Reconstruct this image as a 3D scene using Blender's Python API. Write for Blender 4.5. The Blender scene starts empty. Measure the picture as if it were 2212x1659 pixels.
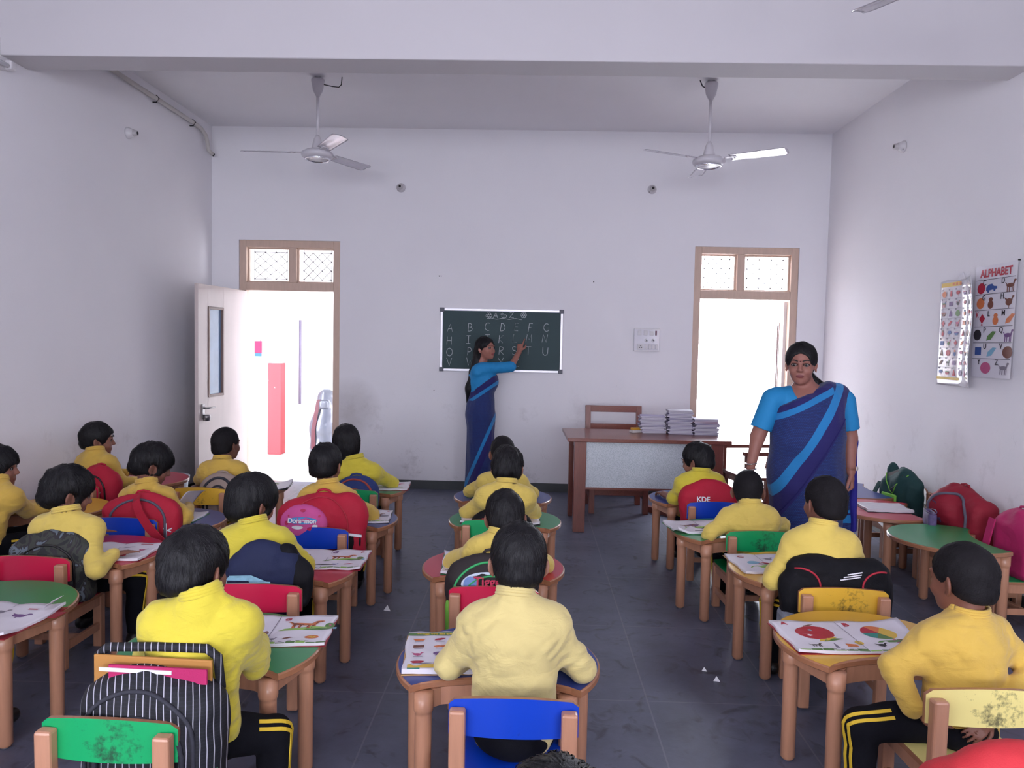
import bpy, bmesh, math, random
import numpy as np
from mathutils import Vector, Matrix
random.seed(7)
sc = bpy.context.scene
C = sc.collection
# ------------------------------------------------------------------ camera, world, lights, exposure
def camera():
    y, p, r = (math.radians(a) for a in (1.46, 3.05, 1.17))
    fw = Vector((-math.sin(y)*math.cos(p), math.cos(y)*math.cos(p), -math.sin(p)))
    rt = Vector((math.cos(y), math.sin(y), 0)); up = rt.cross(fw)
    r2 = rt*math.cos(r)+up*math.sin(r); u2 = up*math.cos(r)-rt*math.sin(r)
    cd = bpy.data.cameras.new('camera'); co = bpy.data.objects.new('camera', cd); C.objects.link(co)
    cd.sensor_width = 36; cd.lens = 36*1650/2212; cd.clip_start = .05
    m = Matrix((r2, u2, -fw)).transposed().to_4x4(); m.translation = (0, 0, 1.5)
    co.matrix_world = m; sc.camera = co
camera()
vs = sc.view_settings
vs.view_transform = 'Standard'; vs.look = 'None'; vs.gamma = 1; vs.use_curve_mapping = False
vs.exposure = 0.2
SKY = 15.5
DAY = (.845, .885, 1.0)
w = bpy.data.worlds.new('sky'); sc.world = w; w.use_nodes = True
bg = w.node_tree.nodes['Background']; bg.inputs[0].default_value = (*DAY, 1); bg.inputs[1].default_value = SKY
def area(name, loc, rot, sx, sy, power, col=DAY, portal=False):
    l = bpy.data.lights.new(name, 'AREA'); l.shape = 'RECTANGLE'; l.size = sx; l.size_y = sy
    l.energy = power; l.color = col[:3]
    o = bpy.data.objects.new(name, l); C.objects.link(o); o.location = loc
    o.rotation_euler = [math.radians(a) for a in rot]
    if portal: l.cycles.is_portal = True
    return o
# daylight coming in through the windows beside and behind the camera
area('rear_window_portal', (-.2, -5.52, 1.65), (90, 0, 0), 4.6, 1.5, 1, portal=True)
area('left_window_portal', (-3.28, -2.2, 1.65), (90, 0, -90), 2.4, 1.3, 1, portal=True)
area('right_window_portal', (2.92, -2.2, 1.65), (90, 0, 90), 2.4, 1.3, 1, portal=True)
area('door_sky_portal', (-2.46, 7.95, 1.25), (90, 0, 180), 1.1, 2.5, 1, portal=True)
area('door_sky_portal', (2.1, 7.95, 1.25), (90, 0, 180), 1.1, 2.5, 1, portal=True)

# ------------------------------------------------------------------ small helpers
def lin(c):
    return tuple((v/255/12.92) if v/255 <= .04045 else ((v/255+.055)/1.055)**2.4 for v in c)
MATS = {}
def mat(name, rgb, rough=.5, metal=0., noise=0., nscale=20., bump=0., bscale=200., spec=.5, streak=None, coat=0., sheen=0., alpha=1., trans=0.):
    """rgb = sRGB 0..255 of the thing's own colour"""
    if name in MATS: return MATS[name]
    m = bpy.data.materials.new(name); m.use_nodes = True; nt = m.node_tree; N = nt.nodes; L = nt.links
    b = N['Principled BSDF']; col = lin(rgb)
    b.inputs['Base Color'].default_value = (*col, 1); b.inputs['Roughness'].default_value = rough
    b.inputs['Metallic'].default_value = metal; b.inputs['Specular IOR Level'].default_value = spec
    b.inputs['Coat Weight'].default_value = coat; b.inputs['Sheen Weight'].default_value = sheen
    b.inputs['Alpha'].default_value = alpha; b.inputs['Transmission Weight'].default_value = trans
    tc = N.new('ShaderNodeTexCoord'); src = tc.outputs['Object']
    if streak:
        mp = N.new('ShaderNodeMapping'); mp.inputs['Scale'].default_value = streak; L.new(src, mp.inputs[0]); src = mp.outputs[0]
    if noise:
        t = N.new('ShaderNodeTexNoise'); t.inputs['Scale'].default_value = nscale; t.inputs['Detail'].default_value = 5
        L.new(src, t.inputs['Vector'])
        mx = N.new('ShaderNodeMix'); mx.data_type = 'RGBA'
        mx.inputs[6].default_value = (*[c*(1-noise) for c in col], 1); mx.inputs[7].default_value = (*[min(1, c*(1+noise)) for c in col], 1)
        L.new(t.outputs[0], mx.inputs[0]); L.new(mx.outputs[2], b.inputs['Base Color'])
    if bump:
        t2 = N.new('ShaderNodeTexNoise'); t2.inputs['Scale'].default_value = bscale; t2.inputs['Detail'].default_value = 3
        L.new(src, t2.inputs['Vector'])
        bn = N.new('ShaderNodeBump'); bn.inputs['Strength'].default_value = bump; bn.inputs['Distance'].default_value = .002
        L.new(t2.outputs[0], bn.inputs['Height']); L.new(bn.outputs[0], b.inputs['Normal'])
    MATS[name] = m
    return m
def nodes(m): return m.node_tree.nodes, m.node_tree.links, m.node_tree.nodes['Principled BSDF']
def mixcol(N, L, a, b, fac):
    mx = N.new('ShaderNodeMix'); mx.data_type = 'RGBA'
    for i, v in ((6, a), (7, b)):
        if isinstance(v, tuple): mx.inputs[i].default_value = (*v[:3], 1)
        else: L.new(v, mx.inputs[i])
    L.new(fac, mx.inputs[0]); return mx.outputs[2]
def ramp(N, L, src, stops, const=False):
    r = N.new('ShaderNodeValToRGB'); e = r.color_ramp
    if const: e.interpolation = 'CONSTANT'
    e.elements[0].position = stops[0][0]; e.elements[0].color = (*stops[0][1], 1)
    e.elements[1].position = stops[1][0]; e.elements[1].color = (*stops[1][1], 1)
    for p, c in stops[2:]:
        q = e.elements.new(p); q.color = (*c, 1)
    L.new(src, r.inputs[0]); return r.outputs[0]
def mth(N, L, op, a, b=None, c=None):
    n = N.new('ShaderNodeMath'); n.operation = op
    for i, v in enumerate((a, b, c)):
        if v is None: continue
        if isinstance(v, (int, float)): n.inputs[i].default_value = v
        else: L.new(v, n.inputs[i])
    return n.outputs[0]

class MB:
    """collects shapes, links them as ONE mesh object"""
    def __init__(s): s.v = []; s.f = []; s.m = []; s.sm = []
    def add(s, vs, fs, mi=0, smooth=False, M=None):
        o = len(s.v)
        for p in vs: s.v.append(tuple(M @ Vector(p)) if M else tuple(p))
        for f in fs: s.f.append([o+i for i in f]); s.m.append(mi); s.sm.append(smooth)
        return s
    def box(s, c, d, mi=0, M=None):
        x, y, z = (k/2 for k in d)
        vs = [(c[0]+i*x, c[1]+j*y, c[2]+k*z) for k in (-1, 1) for j in (-1, 1) for i in (-1, 1)]
        return s.add(vs, [(0, 2, 3, 1), (4, 5, 7, 6), (0, 1, 5, 4), (2, 6, 7, 3), (0, 4, 6, 2), (1, 3, 7, 5)], mi, False, M)
    def beam(s, a, b, wd, ht, mi=0, up=(0, 0, 1)):
        a, b = Vector(a), Vector(b); d = (b-a); n = d.length; d.normalize(); u = Vector(up)
        sd = d.cross(u); sd = sd.normalized() if sd.length > 1e-4 else Vector((1, 0, 0)); u = sd.cross(d)
        M = Matrix((sd, d, u)).transposed().to_4x4(); M.translation = (a+b)/2
        return s.box((0, 0, 0), (wd, n, ht), mi, M)
    def prism(s, pts, z0, z1, mi=0, M=None, cap=None, smooth=False):
        n = len(pts); vs = [(x, y, z0) for x, y in pts]+[(x, y, z1) for x, y in pts]
        s.add(vs, [(i, (i+1) % n, n+(i+1) % n, n+i) for i in range(n)], mi, smooth, M)
        s.add(vs, [tuple(range(n-1, -1, -1)), tuple(range(n, 2*n))], mi if cap is None else cap, False, M); return s
    def lathe(s, prof, n=24, c=(0, 0, 0), mi=0, M=None, smooth=True):
        vs = []
        for r, z in prof:
            for i in range(n):
                a = 2*math.pi*i/n; vs.append((c[0]+r*math.cos(a), c[1]+r*math.sin(a), c[2]+z))
        fs = [(j*n+i, j*n+(i+1) % n, (j+1)*n+(i+1) % n, (j+1)*n+i) for j in range(len(prof)-1) for i in range(n)]
        return s.add(vs, fs, mi, smooth, M)
    def tube(s, pts, r, n=10, mi=0, cap=True, M=None):
        pts = [Vector(p) for p in pts]; rr = r if isinstance(r, (list, tuple)) else [r]*len(pts); vs = []
        ref = Vector((0, 0, 1))
        for i, p in enumerate(pts):
            d = (pts[min(i+1, len(pts)-1)]-pts[max(i-1, 0)]).normalized()
            u = d.cross(ref)
            if u.length < .05: u = d.cross(Vector((1, 0, 0)))
            u.normalize(); v2 = u.cross(d)
            for k in range(n):
                a = 2*math.pi*k/n; vs.append(p+(u*math.cos(a)+v2*math.sin(a))*rr[i])
        fs = [(j*n+k, j*n+(k+1) % n, (j+1)*n+(k+1) % n, (j+1)*n+k) for j in range(len(pts)-1) for k in range(n)]
        s.add(vs, fs, mi, True, M)
        if cap: s.add(vs, [tuple(range(n)), tuple(range(len(vs)-1, len(vs)-n-1, -1))], mi, False, M)
        return s
    def ribbon(s, pts, wdir, wd, th=.0015, mi=0, ndir=None):
        """flat strip through pts"""
        pts = [Vector(p) for p in pts]; vs = []
        for i, p in enumerate(pts):
            d = (pts[min(i+1, len(pts)-1)]-pts[max(i-1, 0)]).normalized()
            wv = Vector(wdir(i, d) if callable(wdir) else wdir).normalized(); nn = d.cross(wv).normalized()
            vs += [p+wv*wd/2+nn*th, p-wv*wd/2+nn*th, p-wv*wd/2-nn*th, p+wv*wd/2-nn*th]
        fs = [(j*4+k, j*4+(k+1) % 4, (j+1)*4+(k+1) % 4, (j+1)*4+k) for j in range(len(pts)-1) for k in range(4)]
        fs += [(0, 3, 2, 1), tuple(len(vs)-4+k for k in range(4))]
        return s.add(vs, fs, mi, False)
    def grid(s, fn, nu, nv, mi=0, smooth=True):
        vs = [fn(i/nu, j/nv) for j in range(nv+1) for i in range(nu+1)]
        fs = [(j*(nu+1)+i, j*(nu+1)+i+1, (j+1)*(nu+1)+i+1, (j+1)*(nu+1)+i) for j in range(nv) for i in range(nu)]
        return s.add(vs, fs, mi, smooth)
    def poly(s, pts, mi=0):
        return s.add(pts, [tuple(range(len(pts)))], mi)
    def mesh(s, name):
        me = bpy.data.meshes.new(name); me.from_pydata(s.v, [], s.f)
        me.polygons.foreach_set('material_index', s.m); me.polygons.foreach_set('use_smooth', s.sm); me.update()
        bm = bmesh.new(); bm.from_mesh(me); bmesh.ops.remove_doubles(bm, verts=bm.verts, dist=1e-5)
        bmesh.ops.recalc_face_normals(bm, faces=bm.faces); bm.to_mesh(me); bm.free()
        return me
def link(name, me, mats, parent=None, loc=None, rot=0., bevel=0., label=None, solid=0.):
    o = bpy.data.objects.new(name, me); C.objects.link(o)
    if mats is not None:
        mats = mats if isinstance(mats, (list, tuple)) else [mats]
        if len(me.materials) == 0:
            for m in mats: me.materials.append(m)
        else:
            for i, m in enumerate(mats):
                if me.materials[i] != m:
                    o.material_slots[i].link = 'OBJECT'; o.material_slots[i].material = m
    if parent: o.parent = parent
    if loc is not None: o.location = loc
    o.rotation_euler[2] = rot
    if bevel:
        b = o.modifiers.new('bevel', 'BEVEL'); b.width = bevel; b.segments = 2; b.limit_method = 'ANGLE'; b.angle_limit = .7
    if solid:
        b = o.modifiers.new('solid', 'SOLIDIFY'); b.thickness = solid; b.offset = 0
    if label: o['label'] = label
    return o
def put(name, mb, mats, parent=None, **k): return link(name, mb.mesh(name), mats, parent, **k)
def thing(name, label, cat, loc=(0, 0, 0), rot=0., group=None):
    o = bpy.data.objects.new(name, None); C.objects.link(o); o.location = loc; o.rotation_euler[2] = rot
    o.empty_display_size = .05
    return tag(o, label, cat, group)
def tag(o, label, cat, group=None):
    o['label'] = label; o['category'] = cat
    if group: o['group'] = group
    return o
def struct(o): o['kind'] = 'structure'; return o
def Mat(loc=(0, 0, 0), x=(1, 0, 0), y=(0, 1, 0), z=(0, 0, 1)):
    m = Matrix((x, y, z)).transposed().to_4x4(); m.translation = loc; return m
def lettering(txt, size, m, parent, M, name='lettering', ext=.0005, bold=0.):
    cu = bpy.data.curves.new('txt', 'FONT'); cu.body = txt; cu.size = size; cu.extrude = ext; cu.offset = bold
    cu.align_x = 'CENTER'; cu.align_y = 'CENTER'
    t = bpy.data.objects.new('txt', cu); C.objects.link(t)
    dg = bpy.context.evaluated_depsgraph_get(); dg.update()
    me = bpy.data.meshes.new_from_object(t.evaluated_get(dg)); bpy.data.objects.remove(t)
    me.transform(M); me.name = name; me.materials.clear()
    return link(name, me, m, parent)

# ------------------------------------------------------------------ signed-distance bodies (people, bags, cloth)
_tab = np.random.default_rng(3).random((32, 32, 32)).astype(np.float32)
def vnoise(P, sc_, off=0.):
    q = P*np.asarray(sc_, np.float32)+off; i = np.floor(q).astype(np.int32); f = q-i; f = f*f*(3-2*f); i &= 31; j = (i+1) & 31
    x0, y0, z0 = i[..., 0], i[..., 1], i[..., 2]; x1, y1, z1 = j[..., 0], j[..., 1], j[..., 2]
    a, b, c = f[..., 0], f[..., 1], f[..., 2]; T = _tab
    l = lambda p, q_, t: p+(q_-p)*t
    return l(l(l(T[x0, y0, z0], T[x1, y0, z0], a), l(T[x0, y1, z0], T[x1, y1, z0], a), b),
             l(l(T[x0, y0, z1], T[x1, y0, z1], a), l(T[x0, y1, z1], T[x1, y1, z1], a), b), c)-.5
A = lambda *p: np.array(p, np.float32)
class SDF:
    def __init__(s): s.p = []; s.post = []
    def _n(s, fn, lo, hi, op, k): s.p.append((fn, np.asarray(lo), np.asarray(hi), op, k)); return s
    def rc(s, a, b, ra, rb, op='u', k=.02, sc_=None, M=None):
        """tapered capsule; sc_ widens it along the axes of frame M"""
        a, b = np.asarray(a, np.float32), np.asarray(b, np.float32)
        S_ = np.ones(3, np.float32) if sc_ is None else np.asarray(sc_, np.float32)
        R_ = np.eye(3, dtype=np.float32) if M is None else np.asarray(M, np.float32)
        a2, b2 = (a@R_)/S_, (b@R_)/S_; ba = b2-a2; bb = float(ba@ba)+1e-9; ms = float(S_.min())
        def fn(P):
            p = (P@R_)/S_-a2 if (sc_ is not None or M is not None) else P-a2
            h = np.clip((p@ba)/bb, 0, 1)
            return (np.sqrt((((p-h[..., None]*ba))**2).sum(-1))-(ra+(rb-ra)*h))*ms
        r = max(ra, rb)*float(S_.max())
        return s._n(fn, np.minimum(a, b)-r, np.maximum(a, b)+r, op, k)
    def ell(s, c, r, op='u', k=.02, M=None):
        c = np.asarray(c, np.float32); r = np.asarray(r, np.float32); R_ = None if M is None else np.asarray(M, np.float32)
        def fn(P):
            p = P-c
            if R_ is not None: p = p@R_
            k0 = np.sqrt(((p/r)**2).sum(-1)); k1 = np.sqrt(((p/(r*r))**2).sum(-1))+1e-6
            return k0*(k0-1)/k1
        m = r.max(); return s._n(fn, c-m, c+m, op, k)
    def rbox(s, c, h, r, op='u', k=.01, M=None):
        c = np.asarray(c, np.float32); h = np.asarray(h, np.float32)-r; R_ = None if M is None else np.asarray(M, np.float32)
        def fn(P):
            p = P-c
            if R_ is not None: p = p@R_
            q = np.abs(p)-h
            return np.sqrt((np.maximum(q, 0)**2).sum(-1))+np.minimum(q.max(-1), 0)-r
        m = float(np.linalg.norm(h+r)); return s._n(fn, c-m, c+m, op, k)
    def plane(s, n, d, k=.004):
        """keep the side where n.p < d"""
        n = np.asarray(n, np.float32); n = n/np.linalg.norm(n)
        s.post.append(('i', lambda P: P@n-d, k)); return s
    def noise(s, amp, sc_, off=0.):
        s.post.append(('n', lambda P: amp*vnoise(P, sc_, off), 0)); return s
    def crease(s, amp, sc_, off=0., M=None):
        """folds: narrow furrows between rounded swells"""
        R_ = np.eye(3, dtype=np.float32) if M is None else np.asarray(M, np.float32)
        s.post.append(('n', lambda P: amp*(.22-np.abs(vnoise(P@R_, sc_, off))), 0)); return s
    @staticmethod
    def comb(d, e, op, k):
        if op == 'u':
            h = np.clip(.5+.5*(d-e)/k, 0, 1); return d+(e-d)*h-k*h*(1-h)
        if op == 's': e = -e
        h = np.clip(.5-.5*(d-e)/k, 0, 1); return d+(e-d)*h+k*h*(1-h)
    def ev(s, P):
        P = np.asarray(P, np.float32); d = np.full(P.shape[:-1], 9., np.float32)
        for fn, lo, hi, op, k in s.p: d = s.comb(d, fn(P), op, k)
        for t, fn, k in s.post: d = s.comb(d, fn(P), 'i', k) if t == 'i' else d+fn(P)
        return d
    def field(s, h):
        los = np.min([p[1] for p in s.p if p[3] == 'u'], 0)-3*h-.01; his = np.max([p[2] for p in s.p if p[3] == 'u'], 0)+3*h+.01
        n = np.ceil((his-los)/h).astype(int)+1
        ax = [(los[i]+h*np.arange(n[i])).astype(np.float32) for i in range(3)]
        D = np.full(n, 9., np.float32)
        for fn, lo, hi, op, k in s.p:
            pad = k+3*h+.004; sl = []
            for i in range(3):
                i0 = max(0, int((lo[i]-pad-los[i])/h)); i1 = min(n[i], int((hi[i]+pad-los[i])/h)+2); sl.append(slice(i0, max(i0, i1)))
            sl = tuple(sl)
            if D[sl].size == 0: continue
            P = np.stack(np.meshgrid(ax[0][sl[0]], ax[1][sl[1]], ax[2][sl[2]], indexing='ij'), -1)
            D[sl] = s.comb(D[sl], fn(P), op, k)
        near = np.abs(D) < .03+2*h
        ix = np.nonzero(near)
        P = np.stack([ax[i][ix[i]] for i in range(3)], -1); d = D[ix]
        for t, fn, k in s.post: d = s.comb(d, fn(P), 'i', k) if t == 'i' else d+fn(P)
        D[ix] = d
        if any(t == 'i' for t, _, _ in s.post):
            far = np.nonzero((~near) & (D < 0)); P = np.stack([ax[i][far[i]] for i in range(3)], -1); d = D[far]
            for t, fn, k in s.post:
                if t == 'i': d = np.maximum(d, fn(P))
            D[far] = d
        return D, los
    def mesh(s, name, h=.006, smooth=1):
        F, org = s.field(h); sg = F < 0; nx, ny, nz = F.shape
        cnt = np.zeros((nx-1, ny-1, nz-1), np.uint8)
        offs = [(i, j, k) for i in (0, 1) for j in (0, 1) for k in (0, 1)]
        for i, j, k in offs: cnt += sg[i:nx-1+i, j:ny-1+j, k:nz-1+k]
        act = np.argwhere((cnt > 0) & (cnt < 8)); idx = np.full(cnt.shape, -1, np.int32); idx[tuple(act.T)] = np.arange(len(act))
        cv = {o: F[act[:, 0]+o[0], act[:, 1]+o[1], act[:, 2]+o[2]] for o in offs}
        acc = np.zeros((len(act), 3)); c = np.zeros(len(act))
        for o in offs:
            for ax in range(3):
                if o[ax]: continue
                o2 = tuple(v+(1 if q == ax else 0) for q, v in enumerate(o)); f0, f1 = cv[o], cv[o2]
                m = (f0 < 0) != (f1 < 0); t = np.where(m, f0/np.where(m, f0-f1, 1), 0)
                p = np.tile(np.array(o, float), (len(act), 1)); p[:, ax] += t; acc += p*m[:, None]; c += m
        V = org+(act+acc/c[:, None])*h; Q = []
        for ax in range(3):
            a = [slice(None)]*3; b = [slice(None)]*3; a[ax] = slice(0, -1); b[ax] = slice(1, None)
            s0, s1 = sg[tuple(a)], sg[tuple(b)]; e = np.argwhere(s0 != s1); u, v = (ax+1) % 3, (ax+2) % 3
            e = e[(e[:, u] > 0) & (e[:, v] > 0) & (e[:, u] < F.shape[u]-1) & (e[:, v] < F.shape[v]-1)]
            if not len(e): continue
            fl = s0[tuple(e.T)]; q = []
            for du, dv in ((1, 1), (0, 1), (0, 0), (1, 0)):
                t = e.copy(); t[:, u] -= du; t[:, v] -= dv; q.append(idx[tuple(t.T)])
            q = np.stack(q, 1); q[~fl] = q[~fl][:, ::-1]; Q.append(q)
        Q = np.concatenate(Q); Q = Q[(Q >= 0).all(1)]
        for _ in range(smooth):
            S = np.zeros_like(V); n = np.zeros(len(V))
            for k in range(4):
                np.add.at(S, Q[:, k], V[Q[:, (k+1) % 4]]+V[Q[:, (k+3) % 4]]); np.add.at(n, Q[:, k], 2)
            V = .5*V+.5*S/np.maximum(n, 1)[:, None]
        me = bpy.data.meshes.new(name)
        me.vertices.add(len(V)); me.vertices.foreach_set('co', V.astype(np.float32).ravel())
        me.loops.add(len(Q)*4); me.loops.foreach_set('vertex_index', Q.astype(np.int32).ravel())
        me.polygons.add(len(Q)); me.polygons.foreach_set('loop_start', np.arange(0, len(Q)*4, 4, dtype=np.int32))
        me.update(calc_edges=True); me.polygons.foreach_set('use_smooth', np.ones(len(Q), bool)); me.validate()
        return me
    def hit(s, p, d, t0=.35):
        q = s.proj(p, d, t0); return q if abs(float(s.ev(q[None])[0])) < .004 else None
    def proj(s, p, d, t0=.3):
        """march from p+d*t0 back along -d onto the surface"""
        p = np.asarray(p, np.float32); d = np.asarray(d, np.float32); d = d/np.linalg.norm(d); t = t0
        for _ in range(40):
            v = float(s.ev((p+d*t)[None])[0])
            if v < .0005: break
            t -= v*.7
        return p+d*t
def facemats(me, fn, mats):
    """material index per face from its centre"""
    n = len(me.polygons); c = np.empty(n*3, np.float32); me.polygons.foreach_get('center', c)
    me.polygons.foreach_set('material_index', fn(c.reshape(-1, 3)).astype(np.int32))
# ------------------------------------------------------------------ room
XL, XR, YB, YR, ZC = -3.26, 2.90, 7.70, -5.5, 3.614
def wallmat():
    m = mat('whitewash', (236, 232, 236), .85); N, L, b = nodes(m)
    tc = N.new('ShaderNodeTexCoord'); sp = N.new('ShaderNodeSeparateXYZ'); L.new(tc.outputs['Object'], sp.inputs[0])
    n1 = N.new('ShaderNodeTexNoise'); n1.inputs['Scale'].default_value = 1.1; n1.inputs['Detail'].default_value = 8; L.new(tc.outputs['Object'], n1.inputs[0])
    base = mixcol(N, L, lin((230, 226, 231)), lin((239, 236, 239)), n1.outputs[0])
    # scuffs and hand marks that gather on the lower part of the plaster
    n2 = N.new('ShaderNodeTexNoise'); n2.inputs['Scale'].default_value = 5.; n2.inputs['Detail'].default_value = 9; n2.inputs['Roughness'].default_value = .7; L.new(tc.outputs['Object'], n2.inputs[0])
    r2 = ramp(N, L, n2.outputs[0], [(.56, (0, 0, 0)), (.72, (1, 1, 1))])
    mp = N.new('ShaderNodeMapRange'); L.new(sp.outputs[2], mp.inputs[0]); mp.inputs[1].default_value = 1.15; mp.inputs[2].default_value = .15; mp.inputs[3].default_value = 0; mp.inputs[4].default_value = .5
    base = mixcol(N, L, base, lin((150, 140, 138)), mth(N, L, 'MULTIPLY', r2, mp.outputs[0]))
    # fine pencil scratches
    n3 = N.new('ShaderNodeTexVoronoi'); n3.inputs['Scale'].default_value = 7; n3.feature = 'DISTANCE_TO_EDGE'
    ds = N.new('ShaderNodeTexNoise'); ds.inputs['Scale'].default_value = 3; L.new(tc.outputs['Object'], ds.inputs[0])
    ad = N.new('ShaderNodeVectorMath'); L.new(tc.outputs['Object'], ad.inputs[0]); L.new(ds.outputs[1], ad.inputs[1]); L.new(ad.outputs[0], n3.inputs[0])
    r3 = ramp(N, L, n3.outputs[0], [(.0, (1, 1, 1)), (.006, (0, 0, 0))])
    n4 = N.new('ShaderNodeTexNoise'); n4.inputs['Scale'].default_value = 4; L.new(tc.outputs['Object'], n4.inputs[0])
    r4 = ramp(N, L, n4.outputs[0], [(.6, (0, 0, 0)), (.66, (1, 1, 1))])
    mr = N.new('ShaderNodeMapRange'); L.new(sp.outputs[2], mr.inputs[0]); mr.inputs[1].default_value = 1.3; mr.inputs[2].default_value = .5; mr.inputs[3].default_value = 0; mr.inputs[4].default_value = .45
    fac = mth(N, L, 'MULTIPLY', mth(N, L, 'MULTIPLY', r3, r4), mr.outputs[0])
    base = mixcol(N, L, base, lin((120, 112, 112)), fac)
    # the brown rub mark on the plaster right of the open door
    def blot(cx, cy, cz, rad, amt, base):
        d = N.new('ShaderNodeVectorMath'); d.operation = 'DISTANCE'; L.new(tc.outputs['Object'], d.inputs[0]); d.inputs[1].default_value = (cx, cy, cz)
        g = N.new('ShaderNodeMapRange'); L.new(d.outputs[1], g.inputs[0]); g.inputs[1].default_value = rad; g.inputs[2].default_value = 0; g.inputs[3].default_value = 0; g.inputs[4].default_value = amt
        return mixcol(N, L, base, lin((120, 105, 98)), mth(N, L, 'MULTIPLY', g.outputs[0], mth(N, L, 'ADD', n2.outputs[0], .1)))
    base = blot(-1.83, YB, .82, .32, .75, base); base = blot(-1.86, YB, .6, .2, .4, base); base = blot(2.9, 5.3, .75, .3, .4, base)
    L.new(base, b.inputs['Base Color'])
    t = N.new('ShaderNodeTexNoise'); t.inputs['Scale'].default_value = 90; L.new(tc.outputs['Object'], t.inputs[0])
    bn = N.new('ShaderNodeBump'); bn.inputs['Strength'].default_value = .12; bn.inputs['Distance'].default_value = .004; L.new(t.outputs[0], bn.inputs['Height']); L.new(bn.outputs[0], b.inputs['Normal'])
    return m
WALL = wallmat()
CEIL = mat('ceiling_paint', (240, 237, 240), .9, noise=.03, nscale=2)
def wall_with_holes(name, axis, pos, thick, a0, a1, z1, holes):
    """axis 'x': wall runs along x at y=pos..pos+thick; holes = (a0,a1,z0,z1)"""
    mb = MB(); cuts = sorted({a0, a1, *[h[0] for h in holes], *[h[1] for h in holes]})
    for s, e in zip(cuts[:-1], cuts[1:]):
        segs = [(0, z1)]
        for h in holes:
            if h[0] <= s+1e-6 and e <= h[1]+1e-6:
                segs = [q for g in segs for q in ((g[0], min(g[1], h[2])), (max(g[0], h[3]), g[1])) if q[1]-q[0] > 1e-4]
        for z0, zz in segs:
            c = ((s+e)/2, pos+thick/2, (z0+zz)/2); d = (e-s, abs(thick), zz-z0)
            if axis == 'y': c = (c[1], c[0], c[2]); d = (d[1], d[0], d[2])
            mb.box(c, d)
    return struct(put(name, mb, WALL))
D1, D2 = (-2.983, -1.953), (1.598, 2.628); ZD = 2.49
wall_with_holes('wall_back', 'x', YB, .23, XL-.23, XR+.23, ZC, [(D1[0], D1[1], 0, ZD), (D2[0], D2[1], 0, ZD+.01)])
wall_with_holes('wall_left', 'y', XL, -.23, YR, YB, ZC, [(-3.4, -1.0, 1.0, 2.3)])
wall_with_holes('wall_right', 'y', XR, .23, YR, YB, ZC, [(-3.4, -1.0, 1.0, 2.3)])
wall_with_holes('wall_rear', 'x', YR, -.23, XL-.23, XR+.23, ZC, [(-2.5, 2.1, .9, 2.4)])
struct(put('ceiling', MB().box(((XL+XR)/2, (YB+YR)/2, ZC+.08), (XR-XL+.5, YB-YR+.5, .16)), CEIL))
struct(put('trim_1', MB().box(((XL+XR)/2, 4.765, (3.18+ZC)/2), (XR-XL, .25, ZC-3.18)), mat('beam_paint', (203, 198, 201), .9, noise=.03, nscale=2), bevel=.006))   # the cross beam
# unseen windows behind and beside the camera that let the daylight in
fr = mat('frame_paint', (204, 176, 158), .45, noise=.12, nscale=6, streak=(8, 8, 1.5))
def winframe(n, axis, pos, a0, a1, z0, z1):
    mb = MB(); k = 3
    def bx(a, z, da, dz):
        c = (a, pos, z) if axis == 'x' else (pos, a, z); d = (da, .06, dz) if axis == 'x' else (.06, da, dz); mb.box(c, d)
    for i in range(k+1): bx(a0+(a1-a0)*i/k, (z0+z1)/2, .05, z1-z0)
    for z in (z0, z1): bx((a0+a1)/2, z, a1-a0, .05)
    struct(put('window_%d' % n, mb, fr))
winframe(1, 'x', YR-.15, -2.5, 2.1, .9, 2.4); winframe(2, 'y', XL-.18, -3.4, -1.0, 1.0, 2.3); winframe(3, 'y', XR+.18, -3.4, -1.0, 1.0, 2.3)
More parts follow.
